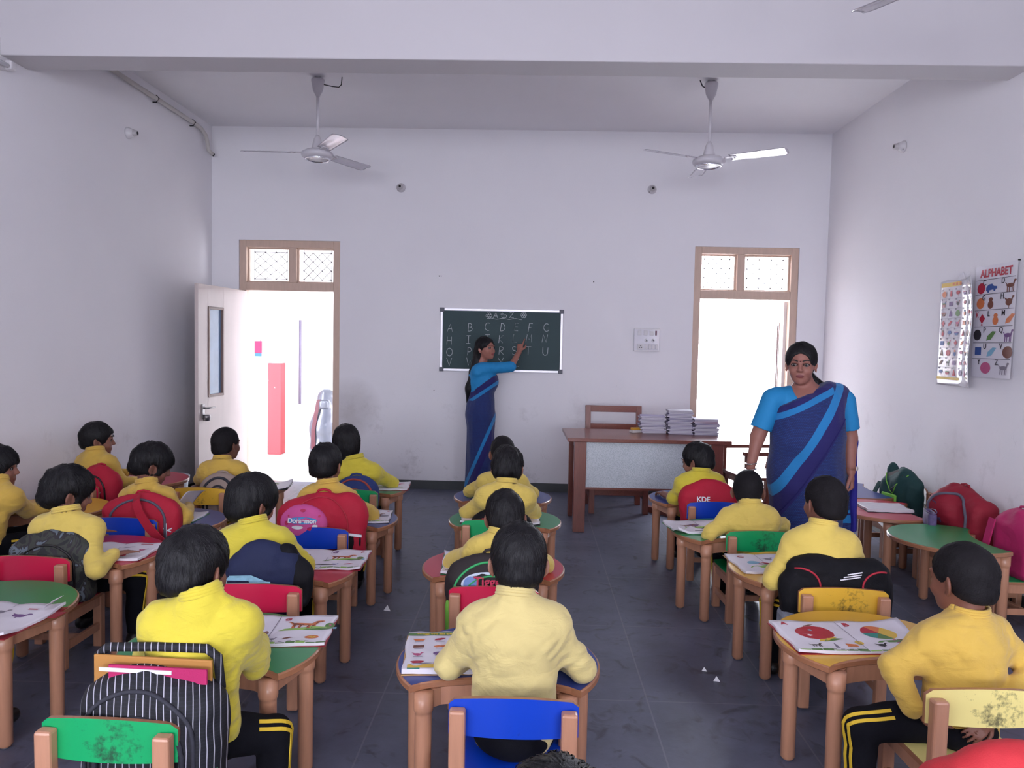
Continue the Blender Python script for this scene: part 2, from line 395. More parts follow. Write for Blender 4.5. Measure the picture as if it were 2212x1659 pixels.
# grey stone floor in large slabs
def floormat():
    m = mat('grey_stone', (84, 84, 90), .42, spec=.36); N, L, b = nodes(m)
    tc = N.new('ShaderNodeTexCoord')
    n1 = N.new('ShaderNodeTexNoise'); n1.inputs['Scale'].default_value = 2.2; n1.inputs['Detail'].default_value = 10; n1.inputs['Roughness'].default_value = .65; L.new(tc.outputs['Object'], n1.inputs[0])
    c = ramp(N, L, n1.outputs[0], [(.3, lin((72, 76, 92))), (.7, lin((108, 112, 132)))])
    n2 = N.new('ShaderNodeTexNoise'); n2.inputs['Scale'].default_value = 9; n2.inputs['Detail'].default_value = 8; n2.inputs['Distortion'].default_value = 1.2; L.new(tc.outputs['Object'], n2.inputs[0])
    c = mixcol(N, L, c, lin((54, 54, 62)), ramp(N, L, n2.outputs[0], [(.57, (0, 0, 0)), (.72, (.75, .75, .75))]))
    br = N.new('ShaderNodeTexBrick'); br.offset = 0; br.inputs['Scale'].default_value = 1; br.inputs['Mortar Size'].default_value = .0035; br.inputs['Brick Width'].default_value = .56; br.inputs['Row Height'].default_value = .86
    br.inputs['Color1'].default_value = br.inputs['Color2'].default_value = (0, 0, 0, 1); br.inputs['Mortar'].default_value = (.45, .45, .45, 1)
    mp = N.new('ShaderNodeMapping'); mp.inputs['Location'].default_value = (.04, .27, 0); L.new(tc.outputs['Object'], mp.inputs[0]); L.new(mp.outputs[0], br.inputs[0])
    c = mixcol(N, L, c, lin((130, 130, 138)), br.outputs[0]); L.new(c, b.inputs['Base Color'])
    r = N.new('ShaderNodeMapRange'); L.new(n1.outputs[0], r.inputs[0]); r.inputs[3].default_value = .28; r.inputs[4].default_value = .5; L.new(r.outputs[0], b.inputs['Roughness'])
    bn = N.new('ShaderNodeBump'); bn.inputs['Strength'].default_value = .25; bn.inputs['Distance'].default_value = .006; L.new(n2.outputs[0], bn.inputs['Height']); L.new(bn.outputs[0], b.inputs['Normal'])
    return m
struct(put('floor', MB().box(((XL+XR)/2, (YB+YR)/2+.11, -.06), (XR-XL+.46, YB-YR+.22, .12)), floormat()))
SK = mat('skirting_stone', (66, 70, 72), .5, noise=.15, nscale=12)
mb = MB()
for a, b in ((XL, D1[0]), (D1[1], D2[0]), (D2[1], XR)): mb.box(((a+b)/2, YB-.006, .044), (b-a, .012, .088))
struct(put('baseboard_back', mb, SK))
struct(put('baseboard_left', MB().box((XL+.006, (YB+YR)/2, .044), (.012, YB-YR, .088)), SK))
struct(put('baseboard_right', MB().box((XR-.006, (YB+YR)/2, .044), (.012, YB-YR, .088)), SK))

# ------------------------------------------------------------------ doors with transom lights and diamond grilles
WIRE = mat('grille_wire', (78, 72, 76), .6)
GLASSW = mat('pale_sash_paint', (205, 198, 200), .5)
def doorframe(n, x0, x1, top, y):
    root = struct(thing('door_%d' % n, 'x', 'door')); del root['label']; del root['category']
    t = .07; d = .09; zb0, zb1 = 1.985, 2.068; xm = x0+(x1-x0)*(.525 if n == 1 else .45)
    mb = MB(); mb.box((x0+t/2, y, top/2), (t, d, top)); mb.box((x1-t/2, y, top/2), (t, d, top)); mb.box(((x0+x1)/2, y, top-t/2), (x1-x0-2*t, d, t))
    mb.box(((x0+x1)/2, y, (zb0+zb1)/2), (x1-x0-2*t, d, zb1-zb0)); mb.box((xm, y, (zb1+top-t)/2), (.075, d, top-t-zb1))
    put('door_frame', mb, fr, root, bevel=.004)
    for a, b in ((x0+t, xm-.0375), (xm+.0375, x1-t)):
        z0, z1 = zb1, top-t; s = MB(); q = .016
        for xx in (a+q/2, b-q/2): s.box((xx, y+.02, (z0+z1)/2), (q, .03, z1-z0))
        for zz in (z0+q/2, z1-q/2): s.box(((a+b)/2, y+.02, zz), (b-a-2*q, .03, q))
        sash = put('transom_sash', s, fr, root)
        g = MB(); m_ = .05; xa, xb, za, zb = a+m_, b-m_, z0+m_*.8, z1-m_*.8; yy = y+.06; r = .003; nx = 3; ny = 3
        for p, p2 in (((xa, za), (xb, za)), ((xa, zb), (xb, zb)), ((xa, za), (xa, zb)), ((xb, za), (xb, zb))): g.tube([(p[0], yy, p[1]), (p2[0], yy, p2[1])], r, 5)
        cx, cz = (xb-xa)/nx, (zb-za)/ny
        for k in range(-ny+1, nx):
            for sgn in (1, -1):
                pts = [(k+t_, t_) for t_ in (max(0, -k), min(ny, nx-k))]
                pts = [(u if sgn > 0 else nx-u, v) for u, v in pts]
                g.tube([(xa+u*cx, yy, za+v*cz) for u, v in pts], r, 5)
        for i in range(nx+1):
            for j in range(ny+1): g.box((xa+i*cx, yy, za+j*cz), (.012, .012, .012))
        for i in range(nx):
            for j in range(ny): g.box((xa+(i+.5)*cx, yy, za+(j+.5)*cz), (.009, .01, .009))
        for sx in (xa, xb):   # short lugs that carry the grille
            for zz in (z0, z1): g.tube([(sx, yy, zz), (sx, yy, za if zz == z0 else zb)], .003, 5)
        put('grille', g, WIRE, sash)
    return root
dr1 = doorframe(1, D1[0], D1[1], ZD, YB+.06); dr2 = doorframe(2, D2[0], D2[1], ZD+.01, YB+.06)
LEAF = mat('door_leaf_paint', (205, 190, 186), .3, noise=.1, nscale=3, streak=(3, 3, .6))
PANE = mat('door_pane', (120, 150, 185), .12, spec=.8, noise=.2, nscale=7)
STEEL = mat('steel', (150, 148, 150), .3, metal=.9)
def leaf(x, y0, y1, yaw, glass=True):
    """leaf hinged at (x,y0) reaching to y1, local frame along y"""
    M = Matrix.Translation((x, y0, 0)) @ Matrix.Rotation(yaw, 4, 'Z'); n = y1-y0; s = 1 if n > 0 else -1; W_ = abs(n); zt = 1.975
    f = lambda a: a*s
    mb = MB(); ga, gb, z0, z1 = .52, .82, .95, 1.78
    for a, b, c, d in ((0, ga, .01, zt), (gb, W_, .01, zt), (ga, gb, .01, z0), (ga, gb, z1, zt)): mb.box((0, f((a+b)/2), (c+d)/2), (.035, b-a, d-c), 0, M)
    l = put('door_leaf', mb, LEAF, dr1 if glass else dr2, bevel=.003)
    q = MB(); q.box((0, f((ga+gb)/2), (z0+z1)/2), (.008, gb-ga, z1-z0), 0, M); put('pane', q, PANE, l)
    q = MB()
    for a in (ga+.012, gb-.012): q.box((0, f(a), (z0+z1)/2), (.05, .024, z1-z0), 0, M)
    for z in (z0+.012, z1-.012): q.box((0, f((ga+gb)/2), z), (.05, gb-ga-.05, .024), 0, M)
    put('glazing_bead', q, mat('bead', (120, 95, 88), .4), l)
    q = MB(); q.box((.026, f(W_-.07), .83), (.012, .04, .13), 0, M); q.tube([M @ Vector(p) for p in ((.03, f(W_-.07), .86), (.07, f(W_-.07), .86), (.075, f(W_-.19), .86))], .009, 8)
    q.lathe([(.0, .02), (.03, .02), (.034, .0), (.03, -.035), (0, -.04)], 14, (0, 0, 0), 0, M @ Matrix.Translation((.05, f(W_-.09), .78)))
    put('latch_with_padlock', q, STEEL, l)
    return l
leaf(D1[0]+.06, YB+.02, YB-.98, math.radians(-3.5))
leaf(D2[1]-.08, YB+.11, YB+1.0, math.radians(-14), False)

# ------------------------------------------------------------------ outside in the glare
GROUND = mat('veranda_concrete', (236, 232, 228), .8, noise=.04, nscale=3)
struct(put('floor_veranda', MB().box((0, 14, -.12), (26, 12.1, .2)), GROUND))
col = thing('veranda_column', 'whitewashed column with a chipped red lower band seen through the left doorway', 'column', (-3.35, 9.95, -.02))
put('shaft', MB().box((0, 0, 2.05), (.17, .17, 1.7)), mat('outdoor_white', (240, 238, 236), .8), col)
rb = mat('red_dado', (190, 70, 76), .7); N, L, b = nodes(rb); tc = N.new('ShaderNodeTexCoord'); nn = N.new('ShaderNodeTexNoise'); nn.inputs['Scale'].default_value = 6; L.new(tc.outputs['Object'], nn.inputs[0])
L.new(mixcol(N, L, lin((190, 70, 76)), lin((236, 222, 216)), ramp(N, L, nn.outputs[0], [(.69, (0, 0, 0)), (.71, (1, 1, 1))])), b.inputs['Base Color'])
put('red_band', MB().box((0, 0, .6), (.18, .18, 1.2)), rb, col, bevel=.01)
wp = SDF(); wp.rc((0, 0, .12), (0, 0, .38), .2, .19, sc_=(1, .8, 1)).rc((0, 0, .38), (.02, 0, .72), .17, .1, k=.06, sc_=(1, .8, 1)).ell((.02, 0, .76), (.115, .1, .12), k=.04).rbox((.02, -.1, .68), (.06, .05, .05), .02, k=.02).plane((0, 0, -1), 0).noise(.012, (14, 14, 9))
FOIL = mat('cloudy_wrap', (84, 88, 100), .22, noise=.4, nscale=9, bump=.6, bscale=24, spec=.7, coat=.6)
wo = link('wrapped_bundle', wp.mesh('wrapped_bundle', .012), FOIL, loc=(-2.70, 9.9, -.02)); tag(wo, 'tall grey plastic-wrapped bundle standing outside the left doorway', 'bundle')
q = MB(); q.ribbon([(-.1, -.16, .1), (-.1, -.165, .35), (-.075, -.14, .55), (-.05, -.1, .74)], (1, 0, 0), .05, .004); put('pink_stripe', q, mat('pinkish', (92, 36, 46), .3), wo)
pd = put('downpipe', MB().tube([(-3.21, 10.5, .60), (-3.21, 10.5, 1.76)], .017, 10), mat('pipe_lilac', (132, 122, 144), .6)); tag(pd, 'thin grey-lilac pipe on the sunlit wall outside the left doorway', 'pipe')
q = MB(); q.box((0, 0, 1.38), (.095, .03, .17)); q.box((0, 0, 1.275), (.085, .03, .045), 1)
hb = put('hanging_tag', q, [mat('hot_pink', (190, 20, 80), .5), mat('sky_tag', (50, 110, 180), .5)], loc=(-3.80, 10.51, -.005)); tag(hb, 'small pink and blue hanging tag outside the left doorway', 'tag')
put('string', MB().tube([(.03, 0, 1.46), (.04, 0, 1.52)], .003, 5), STEEL, hb)
struct(put('ceiling_added_shade', MB().box((-2.45, 9.3, 2.95), (7.7, 2.75, .12)), mat('outdoor_white', (240, 238, 236), .8)))  # unseen roof slab, added to cut the sky light entering the doorways
struct(put('wall_added_shade', MB().box((-4.35, 9.25, 1.45), (.15, 2.6, 2.9)), mat('outdoor_white', (240, 238, 236), .8)))  # unseen end wall, added to block sideways light through the left doorway
struct(put('wall_outside', MB().box((-2.05, 10.6, 1.5), (7.9, .15, 3.0)), mat('outdoor_white', (240, 238, 236), .8)))  # lengthened out of view to keep door light off the right wall

# ------------------------------------------------------------------ ceiling fans
FANW = mat('fan_enamel', (205, 200, 206), .3, noise=.05, nscale=10); FANB = mat('fan_blade', (196, 192, 200), .18, metal=.55, noise=.22, nscale=6, streak=(2, 12, 6)); DK = mat('black_rubber', (28, 26, 28), .5)
_fan = {}
def fan(label, loc, ang, drop, wire):
    r = thing('ceiling_fan', label, 'fan', (loc[0], loc[1], ZC), 0, 'ceiling fans'); z = -drop
    put('canopy', MB().lathe([(.0, -.02), (.052, -.02), (.055, -.03), (.04, -.11), (.016, -.155), (0, -.155)]), FANW, r)
    put('hook', MB().tube([(.02, 0, 0), (.02, 0, -.03)], .008).tube([(-.02, 0, 0), (-.02, 0, -.03)], .008), FANW, r)
    put('rod', MB().lathe([(0, -.15), (.0125, -.15), (.0125, z+.12), (0, z+.12)], 14), FANW, r)
    put('lower_cup', MB().lathe([(0, z+.15), (.014, z+.15), (.03, z+.12), (.048, z+.045), (.05, z+.03), (0, z+.03)]), FANW, r)
    h = put('motor', MB().lathe([(0, z+.035), (.09, z+.03), (.125, z+.01), (.13, z-.008), (.122, z-.025), (.1, z-.04), (.085, z-.038), (.06, z-.05), (0, z-.054)], 40), FANW, r)
    put('trim_ring', MB().lathe([(.102, z-.036), (.105, z-.046), (.092, z-.05), (.088, z-.042)], 40), mat('chrome', (230, 230, 236), .1, metal=1.), h)
    if 'b' not in _fan:
        def bl(u, v):
            x = .17+u*.44; hw = .052+.012*u; 
            if u > .93: hw *= math.sqrt(max(.0, 1-((u-.93)/.09)**2))
            y = (v-.5)*2*hw; return (x, y, -y*.2+.006*math.cos(math.pi*(v-.5))-.004)
        _fan['b'] = MB().grid(bl, 24, 8).mesh('blade'); _fan['k'] = MB().box((.15, 0, .0), (.14, .035, .006)).box((.2, .02, -.006), (.012, .012, .008)).box((.2, -.02, .002), (.012, .012, .008)).mesh('blade_iron')
    for k in range(3):
        b = link('blade', _fan['b'], FANB, r, (0, 0, z+.012), ang+k*2*math.pi/3, solid=.003)
        link('blade_iron', _fan['k'], FANW, b)
    put('wire', MB().tube([(a, b, c) for a, b, c in wire], .004, 6), DK, r)
fan('white ceiling fan hanging on the left, its wire looping to the right', (-1.775, 6.24), math.radians(182), .614, [(.045, 0, -.06), (.12, 0, -.075), (.17, 0, -.08), (.19, 0, -.06), (.195, 0, 0)])
fan('white ceiling fan hanging on the right above the right doorway', (1.376, 6.22), math.radians(208), .63, [(-.04, 0, -.06), (-.07, 0, -.045), (-.09, 0, 0)])
fan('ceiling fan nearest the camera, only a blade tip showing at the top edge', (1.72, 2.98), math.radians(121), .63, [(.045, 0, -.06), (.1, 0, -.07), (.12, 0, 0)])

# ------------------------------------------------------------------ small fittings on walls
PLAS = mat('ivory_plastic', (208, 203, 206), .35)
def holder(label, loc, nrm):
    n = Vector(nrm); u = n.orthogonal().normalized(); M = Mat(loc, u, n.cross(u), n)
    r = thing('lamp_holder', label, 'lamp holder', loc, 0, 'empty batten lamp holders'); M2 = Mat((0, 0, 0), u, n.cross(u), n)
    put('base', MB().lathe([(0, 0), (.045, 0), (.045, .012), (.036, .03), (.03, .05), (0, .05)], 24, M=M2), PLAS, r)
    put('socket', MB().lathe([(.03, .048), (.024, .062), (.021, .08), (.012, .08)], 20, M=M2), mat('socket_white', (186, 180, 182), .4), r)
    put('socket_hole', MB().lathe([(.0125, .0795), (.0125, .081), (0, .081)], 16, M=M2), DK, r)
    put('screw', MB().lathe([(0, 0), (.006, 0), (.006, .004), (0, .004)], 8, (.038, 0, .02), M=M2), DK, r)
holder('round lamp holder on the left side wall near the ceiling pipe', (XL, 6.10, 3.11), (1, 0, 0))
holder('round lamp holder on the right side wall', (XR, 6.2, 3.113), (-1, 0, 0))
holder('round lamp holder on the front wall, the one nearer the left doorway', (-1.345, YB, 3.03), (0, -1, 0))
holder('round lamp holder on the front wall, the one nearer the right doorway', (1.153, YB, 3.05), (0, -1, 0))
pr = thing('conduit_pipe', 'pale conduit pipe along the top of the left wall, bending down at the corner', 'pipe', (XL, 5.0, 3.5))
put('pipe', MB().tube([(.035, -.1, .005), (.035, 2.25, .008), (.035, 2.38, .0), (.04, 2.47, -.04), (.04, 2.5, -.09), (.045, 2.52, -.17), (.07, 2.56, -.2)], .019, 14), mat('pvc', (196, 190, 186), .35), pr)
for yy in (1.5, 2.2): put('clip', MB().tube([(.004, yy, -.024), (.036, yy, -.024), (.058, yy, .008), (.036, yy, .032), (.004, yy, .032)], .006, 6), DK, pr)
put('cut_end', MB().tube([(.062, 2.55, -.195), (.078, 2.57, -.205)], .016, 12), DK, pr)
tl = thing('tube_light', 'end of a tube light batten on the left wall at the top left edge', 'light', (XL, 3.7, 3.12))
put('batten', MB().box((.02, .35, 0), (.04, 1.2, .06)), PLAS, tl, bevel=.005); put('tube', MB().tube([(.06, -.2, -.01), (.06, .92, -.01)], .014, 12), mat('tube_glass', (225, 225, 230), .2), tl); put('end_cap', MB().box((.045, .95, 0), (.07, .05, .055)), PLAS, tl, bevel=.01)
# switchboard
sb = thing('switchboard', 'clear-fronted white switchboard on the wall right of the chalkboard', 'switchboard', (1.143, YB, 1.562))
put('back_plate', MB().box((0, -.012, 0), (.255, .024, .225)), mat('switch_plate', (206, 202, 212), .18, coat=.5), sb, bevel=.004)
q = MB()
for z in (-.108, .108): q.box((0, -.027, z), (.25, .008, .012))
put('lip', q, PLAS, sb)
for i, x in enumerate((-.075, -.015, .045)): put('switch', MB().box((x, -.028, .068), (.036, .012, .046)), PLAS, sb, bevel=.002)
put('indicator', MB().box((.088, -.03, .068), (.016, .012, .046)), mat('dark_red', (92, 20, 62), .3), sb)
for x in (-.005, .062):
    k = put('regulator_knob', MB().lathe([(0, 0), (.017, 0), (.015, .016), (0, .016)], 20, M=Mat((x, -.024, -.006), (1, 0, 0), (0, 0, 1), (0, -1, 0))), mat('white_gloss', (240, 238, 240), .2), sb)
    put('knob_cap', MB().lathe([(0, .014), (.008, .014), (.007, .018), (0, .018)], 14, M=Mat((x, -.024, -.006), (1, 0, 0), (0, 0, 1), (0, -1, 0))), mat('grey_knob', (110, 106, 116), .4), k)
put('socket_outlet', MB().box((-.062, -.028, -.07), (.06, .012, .056)).box((-.072, -.036, -.078), (.007, .006, .009), 1).box((-.052, -.036, -.078), (.007, .006, .009), 1).box((-.062, -.036, -.058), (.009, .006, .009), 1), [PLAS, DK], sb)
for x in (-.005, .03, .065, .098): put('switch', MB().box((x, -.027, -.07), (.024, .01, .05)), PLAS, sb, bevel=.002)
# nail holes left by older boards
for lb, x, z in (('pair of nail holes in the plaster up left of the chalkboard', -.95, 2.16), ('nail hole in the plaster up right of the chalkboard', .6, 2.13), ('nail stub in the plaster low left of the chalkboard', -.985, 1.005)):
    q = MB().lathe([(0, 0), (.006, 0), (.005, .004), (0, .004)], 10, M=Mat((x, YB, z), (1, 0, 0), (0, 0, 1), (0, -1, 0)))
    if 'pair' in lb: q.lathe([(0, 0), (.005, 0), (.004, .004), (0, .004)], 10, M=Mat((x+.02, YB, z), (1, 0, 0), (0, 0, 1), (0, -1, 0)))
    tag(put('nail', q, DK), lb, 'nail')

# ------------------------------------------------------------------ chalkboard
bx0, bx1, bz0, bz1 = -.915, .29, 1.222, 1.828; by = YB-.022
cb = thing('chalkboard', 'green chalkboard with the chalked alphabet on the front wall', 'chalkboard', (0, YB, 0))
bt = Matrix.Rotation(.008, 4, 'Y')
put('slate', MB().box(((bx0+bx1)/2, -.011, (bz0+bz1)/2), (bx1-bx0, .016, bz1-bz0)), mat('slate_green', (52, 72, 75), .7, noise=.18, nscale=4), cb)
ALU = mat('aluminium', (226, 222, 230), .35, metal=.3)
f = .024
for nm, c, d in (('frame_rail', ((bx0+bx1)/2, -.012, bz1), (bx1-bx0, .024, f)), ('frame_rail', ((bx0+bx1)/2, -.012, bz0), (bx1-bx0, .024, f)), ('frame_rail', (bx0, -.012, (bz0+bz1)/2), (f, .024, bz1-bz0)), ('frame_rail', (bx1, -.012, (bz0+bz1)/2), (f, .024, bz1-bz0))):
    put(nm, MB().box(c, d), ALU, cb, bevel=.003)
for x in (bx0, bx1):
    for z in (bz0, bz1): put('corner_cap', MB().box((x+(.004 if x < 0 else -.004), -.015, z+(.004 if z < 1.5 else -.004)), (.045, .032, .042)), mat('grey_cap', (92, 92, 104), .5), cb, bevel=.004)
arc = lambda cx, cy, rx, ry, a0, a1, n=10: [(cx+rx*math.cos(math.radians(a0+(a1-a0)*i/n)), cy+ry*math.sin(math.radians(a0+(a1-a0)*i/n))) for i in range(n+1)]
GL = {'A': [[(0, 0), (.55, 1), (.9, 0)], [(.2, .38), (.75, .38)]], 'B': [[(.1, 0), (.2, 1)], [(.2, 1)]+arc(.3, .77, .42, .23, 90, -90)+[(.2, .54)], [(.2, .54)]+arc(.3, .27, .5, .27, 90, -90)+[(.1, 0)]],
 'C': [arc(.6, .5, .5, .5, 60, 290)], 'D': [[(.1, 0), (.25, 1)], [(.25, 1)]+arc(.3, .5, .55, .5, 90, -90)+[(.1, 0)]], 'E': [[(.8, 1), (.25, 1), (.1, 0), (.7, 0)], [(.2, .52), (.65, .52)]],
 'F': [[(.85, 1), (.3, 1), (.1, -.1)], [(.2, .52), (.65, .55)]], 'G': [arc(.55, .5, .48, .5, 55, 320)+[(.95, .42), (.5, .42)]], 'H': [[(.1, 0), (.15, 1)], [(.85, 0), (.85, 1)], [(.12, .5), (.85, .5)]],
 'I': [[(.1, 1), (.8, 1)], [(.45, 1), (.42, 0)], [(.05, 0), (.75, 0)]], 'J': [[(.1, 1), (.9, 1)], [(.55, 1), (.5, .2)]+arc(.3, .2, .2, .2, 0, -170)], 'K': [[(.1, 0), (.2, 1)], [(.8, 1), (.17, .5), (.75, 0)]],
 'L': [[(.25, 1), (.1, 0), (.75, 0)]], 'M': [[(0, 0), (.2, 1), (.5, .3), (.9, 1), (.95, 0)]], 'N': [[(0, 0), (.2, 1), (.7, 0), (.9, 1)]], 'O': [arc(.5, .5, .48, .5, 0, 360, 18)],
 'P': [[(.15, 0), (.2, 1)], [(.2, 1)]+arc(.35, .72, .4, .28, 90, -90)+[(.18, .44)]], 'Q': [arc(.5, .5, .48, .5, 0, 360, 18), [(.6, .3), (1, -.1)]], 'R': [[(.1, 0), (.2, 1)], [(.2, 1)]+arc(.4, .76, .4, .24, 90, -90)+[(.2, .52), (.85, 0)]],
 'S': [arc(.5, .75, .33, .25, 40, 250)+arc(.45, .25, .38, .27, 80, -140)], 'T': [[(.0, 1), (1, 1)], [(.52, 1), (.5, 0)]], 'U': [[(.05, 1)]+arc(.45, .35, .4, .35, 180, 360)+[(.9, 1)]], 'V': [[(0, 1), (.45, 0), (.85, 1)]],
 'W': [[(-.1, 1), (.2, 0), (.5, .7), (.75, 0), (1.1, 1)]], 'X': [[(0, 1), (.9, 0)], [(.9, 1), (0, 0)]], 'Y': [[(0, 1), (.45, .5)], [(.9, 1), (.35, 0)]], 'Z': [[(.1, 1), (.9, 1), (.05, 0), (.9, 0)]],
 't': [[(.4, 1), (.3, .15), (.55, 0), (.7, .1)], [(.1, .68), (.7, .72)]], 'o': [arc(.4, .3, .3, .3, 0, 360, 14)]}
CH = mat('chalk', (205, 208, 212), .95, noise=.25, nscale=300)
def bpt(zx, zy):
    u = (zx-265+(zy-210)*.03)/1752; v = (zy-210-.034*(zx-265))/845
    return bx0+.015+u*(bx1-bx0-.03), bz1-.015-v*(bz1-bz0-.03)
def chalk(ch, zx, zy, h=.078, wf=.62, r=.0027):
    x, z = bpt(zx, zy); mb = MB()
    for s in GL[ch]:
        mb.tube([(x+(p[0]-.47)*h*wf*1.25, -.0205, z+(p[1]-.5)*h) for p in s], r, 5, cap=True, M=Matrix.Diagonal((1, 1, 1, 1)))
    put('chalk_letter', mb, CH, cb)
rows = [('ABCDEFG', (360, 665, 920, 1150, 1360, 1565, 1800), (465, 460, 455, 465, 465, 475, 480)), ('HIJKLMN', (345, 640, 920, 1125, 1335, 1540, 1780), (650, 640, 630, 640, 630, 635, 640)),
        ('OPQRSTU', (345, 650, 900, 1125, 1320, 1525, 1785), (820, 815, 815, 810, 810, 815, 830)), ('VWXYZ', (345, 655, 900, 1115, 1350), (965, 965, 965, 972, 985))]
for s, xs, ys in rows:
    for ch, x, y in zip(s, xs, ys): chalk(ch, x, y)
for ch, x, h in (('A', 1045, .055), ('t', 1150, .055), ('o', 1195, .05), ('Z', 1285, .055)): chalk(ch, x, 290, h, .75)
for cx in (945, 1465):
    x, z = bpt(cx, 292); mb = MB()
    for k in range(6):
        a = k*math.pi/3; mb.tube([(x+.02*math.cos(a)+.011*math.cos(t*.7), -.0205, z+.02*math.sin(a)+.011*math.sin(t*.7)) for t in range(10)], .0022, 5)
    put('chalk_flower', mb, CH, cb)
p0, p1 = bpt(925, 335), bpt(1440, 352)
put('chalk_underline', MB().tube([(p0[0]+(p1[0]-p0[0])*t/16, -.0205, p0[1]+(p1[1]-p0[1])*t/16+.006*math.sin(t*1.1)) for t in range(17)], .002, 5), CH, cb)
# ------------------------------------------------------------------ wall charts on the right wall
PAPER = mat('chart_paper', (222, 218, 226), .4, noise=.03, nscale=8)
CR = {'red': mat('print_red', (178, 28, 56), .5), 'blue': mat('print_blue', (52, 84, 150), .5), 'grn': mat('print_green', (92, 130, 70), .5), 'brn': mat('print_brown', (120, 72, 58), .5), 'org': mat('print_orange', (214, 120, 70), .5),
      'pnk': mat('print_pink', (190, 90, 130), .5), 'blk': mat('print_black', (42, 36, 44), .5), 'yel': mat('print_yellow', (222, 184, 70), .5), 'sky': mat('print_sky', (130, 180, 206), .5), 'gry': mat('print_grey', (132, 124, 138), .5), 'pur': mat('print_purple', (112, 74, 130), .5), 'teal': mat('print_teal', (40, 140, 130), .5), 'lgrn': mat('print_leaf', (150, 190, 96), .5)}
CK = list(CR); CI = {k: i+1 for i, k in enumerate(CK)}; PR = [PAPER]+[CR[k] for k in CK]
def shape(kind, cx, cy, w_, h_):
    """2-D outlines (list of polygons) for the little printed pictures"""
    e = lambda x, y, a, b, n=14: [(cx+w_*(x+a*math.cos(2*math.pi*i/n)), cy+h_*(y+b*math.sin(2*math.pi*i/n))) for i in range(n)]
    q = lambda *p: [(cx+w_*x, cy+h_*y) for x, y in p]
    return {'ball': [e(0, 0, .5, .5)], 'kite': [q((0, .5), (.38, .05), (0, -.4), (-.38, .05)), q((-.05, -.4), (.05, -.4), (.12, -.55), (-.12, -.55))],
     'beast': [e(.0, .05, .36, .17), q((-.3, .0), (-.2, .0), (-.22, -.5), (-.3, -.5)), q((-.12, -.05), (-.03, -.05), (-.05, -.5), (-.12, -.5)), q((.14, .0), (.22, .0), (.2, -.5), (.12, -.5)), q((.26, .05), (.34, .05), (.34, -.5), (.26, -.5)), q((.2, .1), (.34, .05), (.46, .42), (.32, .45)), e(.42, .42, .13, .09), q((-.34, .1), (-.48, .3), (-.42, .32), (-.3, .16))],
     'bird': [e(-.05, -.02, .3, .3), q((.1, .1), (.26, .45), (.36, .4), (.2, -.05)), e(.33, .4, .12, .1), q((-.25, .0), (-.5, .4), (-.2, .22)), q((-.05, -.3), (0, -.3), (0, -.5), (-.07, -.5))],
     'car': [q((-.5, -.25), (.5, -.1), (.5, .1), (.2, .15), (.05, .35), (-.3, .3), (-.5, .05)), e(-.28, -.27, .1, .12), e(.28, -.18, .1, .12)], 'tall': [e(0, .32, .2, .18), e(0, -.12, .27, .36)], 'box': [q((-.4, -.35), (.4, -.35), (.4, .35), (-.4, .35))],
     'leaf': [q((-.45, -.4), (0, -.3), (.45, .35), (.1, .4), (-.35, .0))], 'bowl': [q((-.5, .1), (.5, .1), (.3, -.35), (-.3, -.35)), e(0, .12, .5, .1)], 'umb': [e(0, .12, .46, .3), q((-.03, 0), (.03, 0), (.03, -.5), (-.03, -.5))], 'tri': [q((-.4, -.45), (.4, -.45), (.06, .5), (-.06, .5))],
     'line': [q((-.5, -.5), (.5, -.5), (.5, .5), (-.5, .5))]}[kind]
def curl_poly(mb, f, poly, lift, mi):
    mb.add([f(x, y, lift) for x, y in poly], [tuple(range(len(poly)))], mi)
# alphabet chart: u runs away from the corner towards the camera (to the right in view)
def chart_surface(y0, y1, z0, z1, bow):
    def f(u, v, lift=0.):
        x = XR-.008-bow(u, v)-lift; return (x, y0+(y1-y0)*u, z0+(z1-z0)*v)
    return f
W2, H2 = .47, .715
fa = chart_surface(5.1, 4.66, 1.345, 2.055, lambda u, v: .004+.03*max(0, u-.8)**2*4+.012*(1-v)*u)
mb = MB(); mb.grid(lambda u, v: fa(u, v), 12, 10, 0)
ch = put('wall_chart', mb, PR, label=None); tag(ch, 'white alphabet picture chart with a red heading, partly behind the curled chart', 'poster')
pic = MB()
for v in (.872, .742, .6, .452, .308, .165): curl_poly(pic, fa, [(.02, v), (.97, v), (.97, v+.004), (.02, v+.004)], .001, CI['blk'])
cells = [('C', .36, 'car', 'blue'), ('D', .8, 'beast', 'brn'), ('G', .36, 'tall', 'brn'), ('H', .8, 'bird', 'brn'), ('L', .5, 'tall', 'org'), ('M', .85, 'leaf', 'org'), ('P', .42, 'leaf', 'grn'), ('Q', .82, 'beast', 'pur'), ('U', .45, 'leaf', 'sky'), ('V', .84, 'ball', 'brn'), ('Y', .32, 'ball', 'pnk'), ('Z', .76, 'beast', 'gry')]
rowv = (.807, .671, .526, .38, .237, .095)
for i, (l, u, sh, c) in enumerate(cells):
    for p in shape(sh, u+.05, rowv[i//2]-.01, .26, .105): curl_poly(pic, fa, p, .0012, CI[c])
for u, v, sh, c in ((.06, .8, 'ball', 'red'), (.06, .665, 'ball', 'org'), (.12, .52, 'kite', 'red'), (.02, .38, 'ball', 'blk'), (.06, .235, 'box', 'blue')):
    for p in shape(sh, u+.1, v, .2, .1): curl_poly(pic, fa, p, .0013, CI[c])
put('printed_pictures', pic, PR, ch)
MT = lambda f, u, v, lift: Mat(f(u, v, lift), (0, -1, 0), (0, 0, 1), (-1, 0, 0))
lettering('ALPHABET', .07, CR['red'], ch, MT(fa, .5, .928, .002), 'heading', bold=.002)
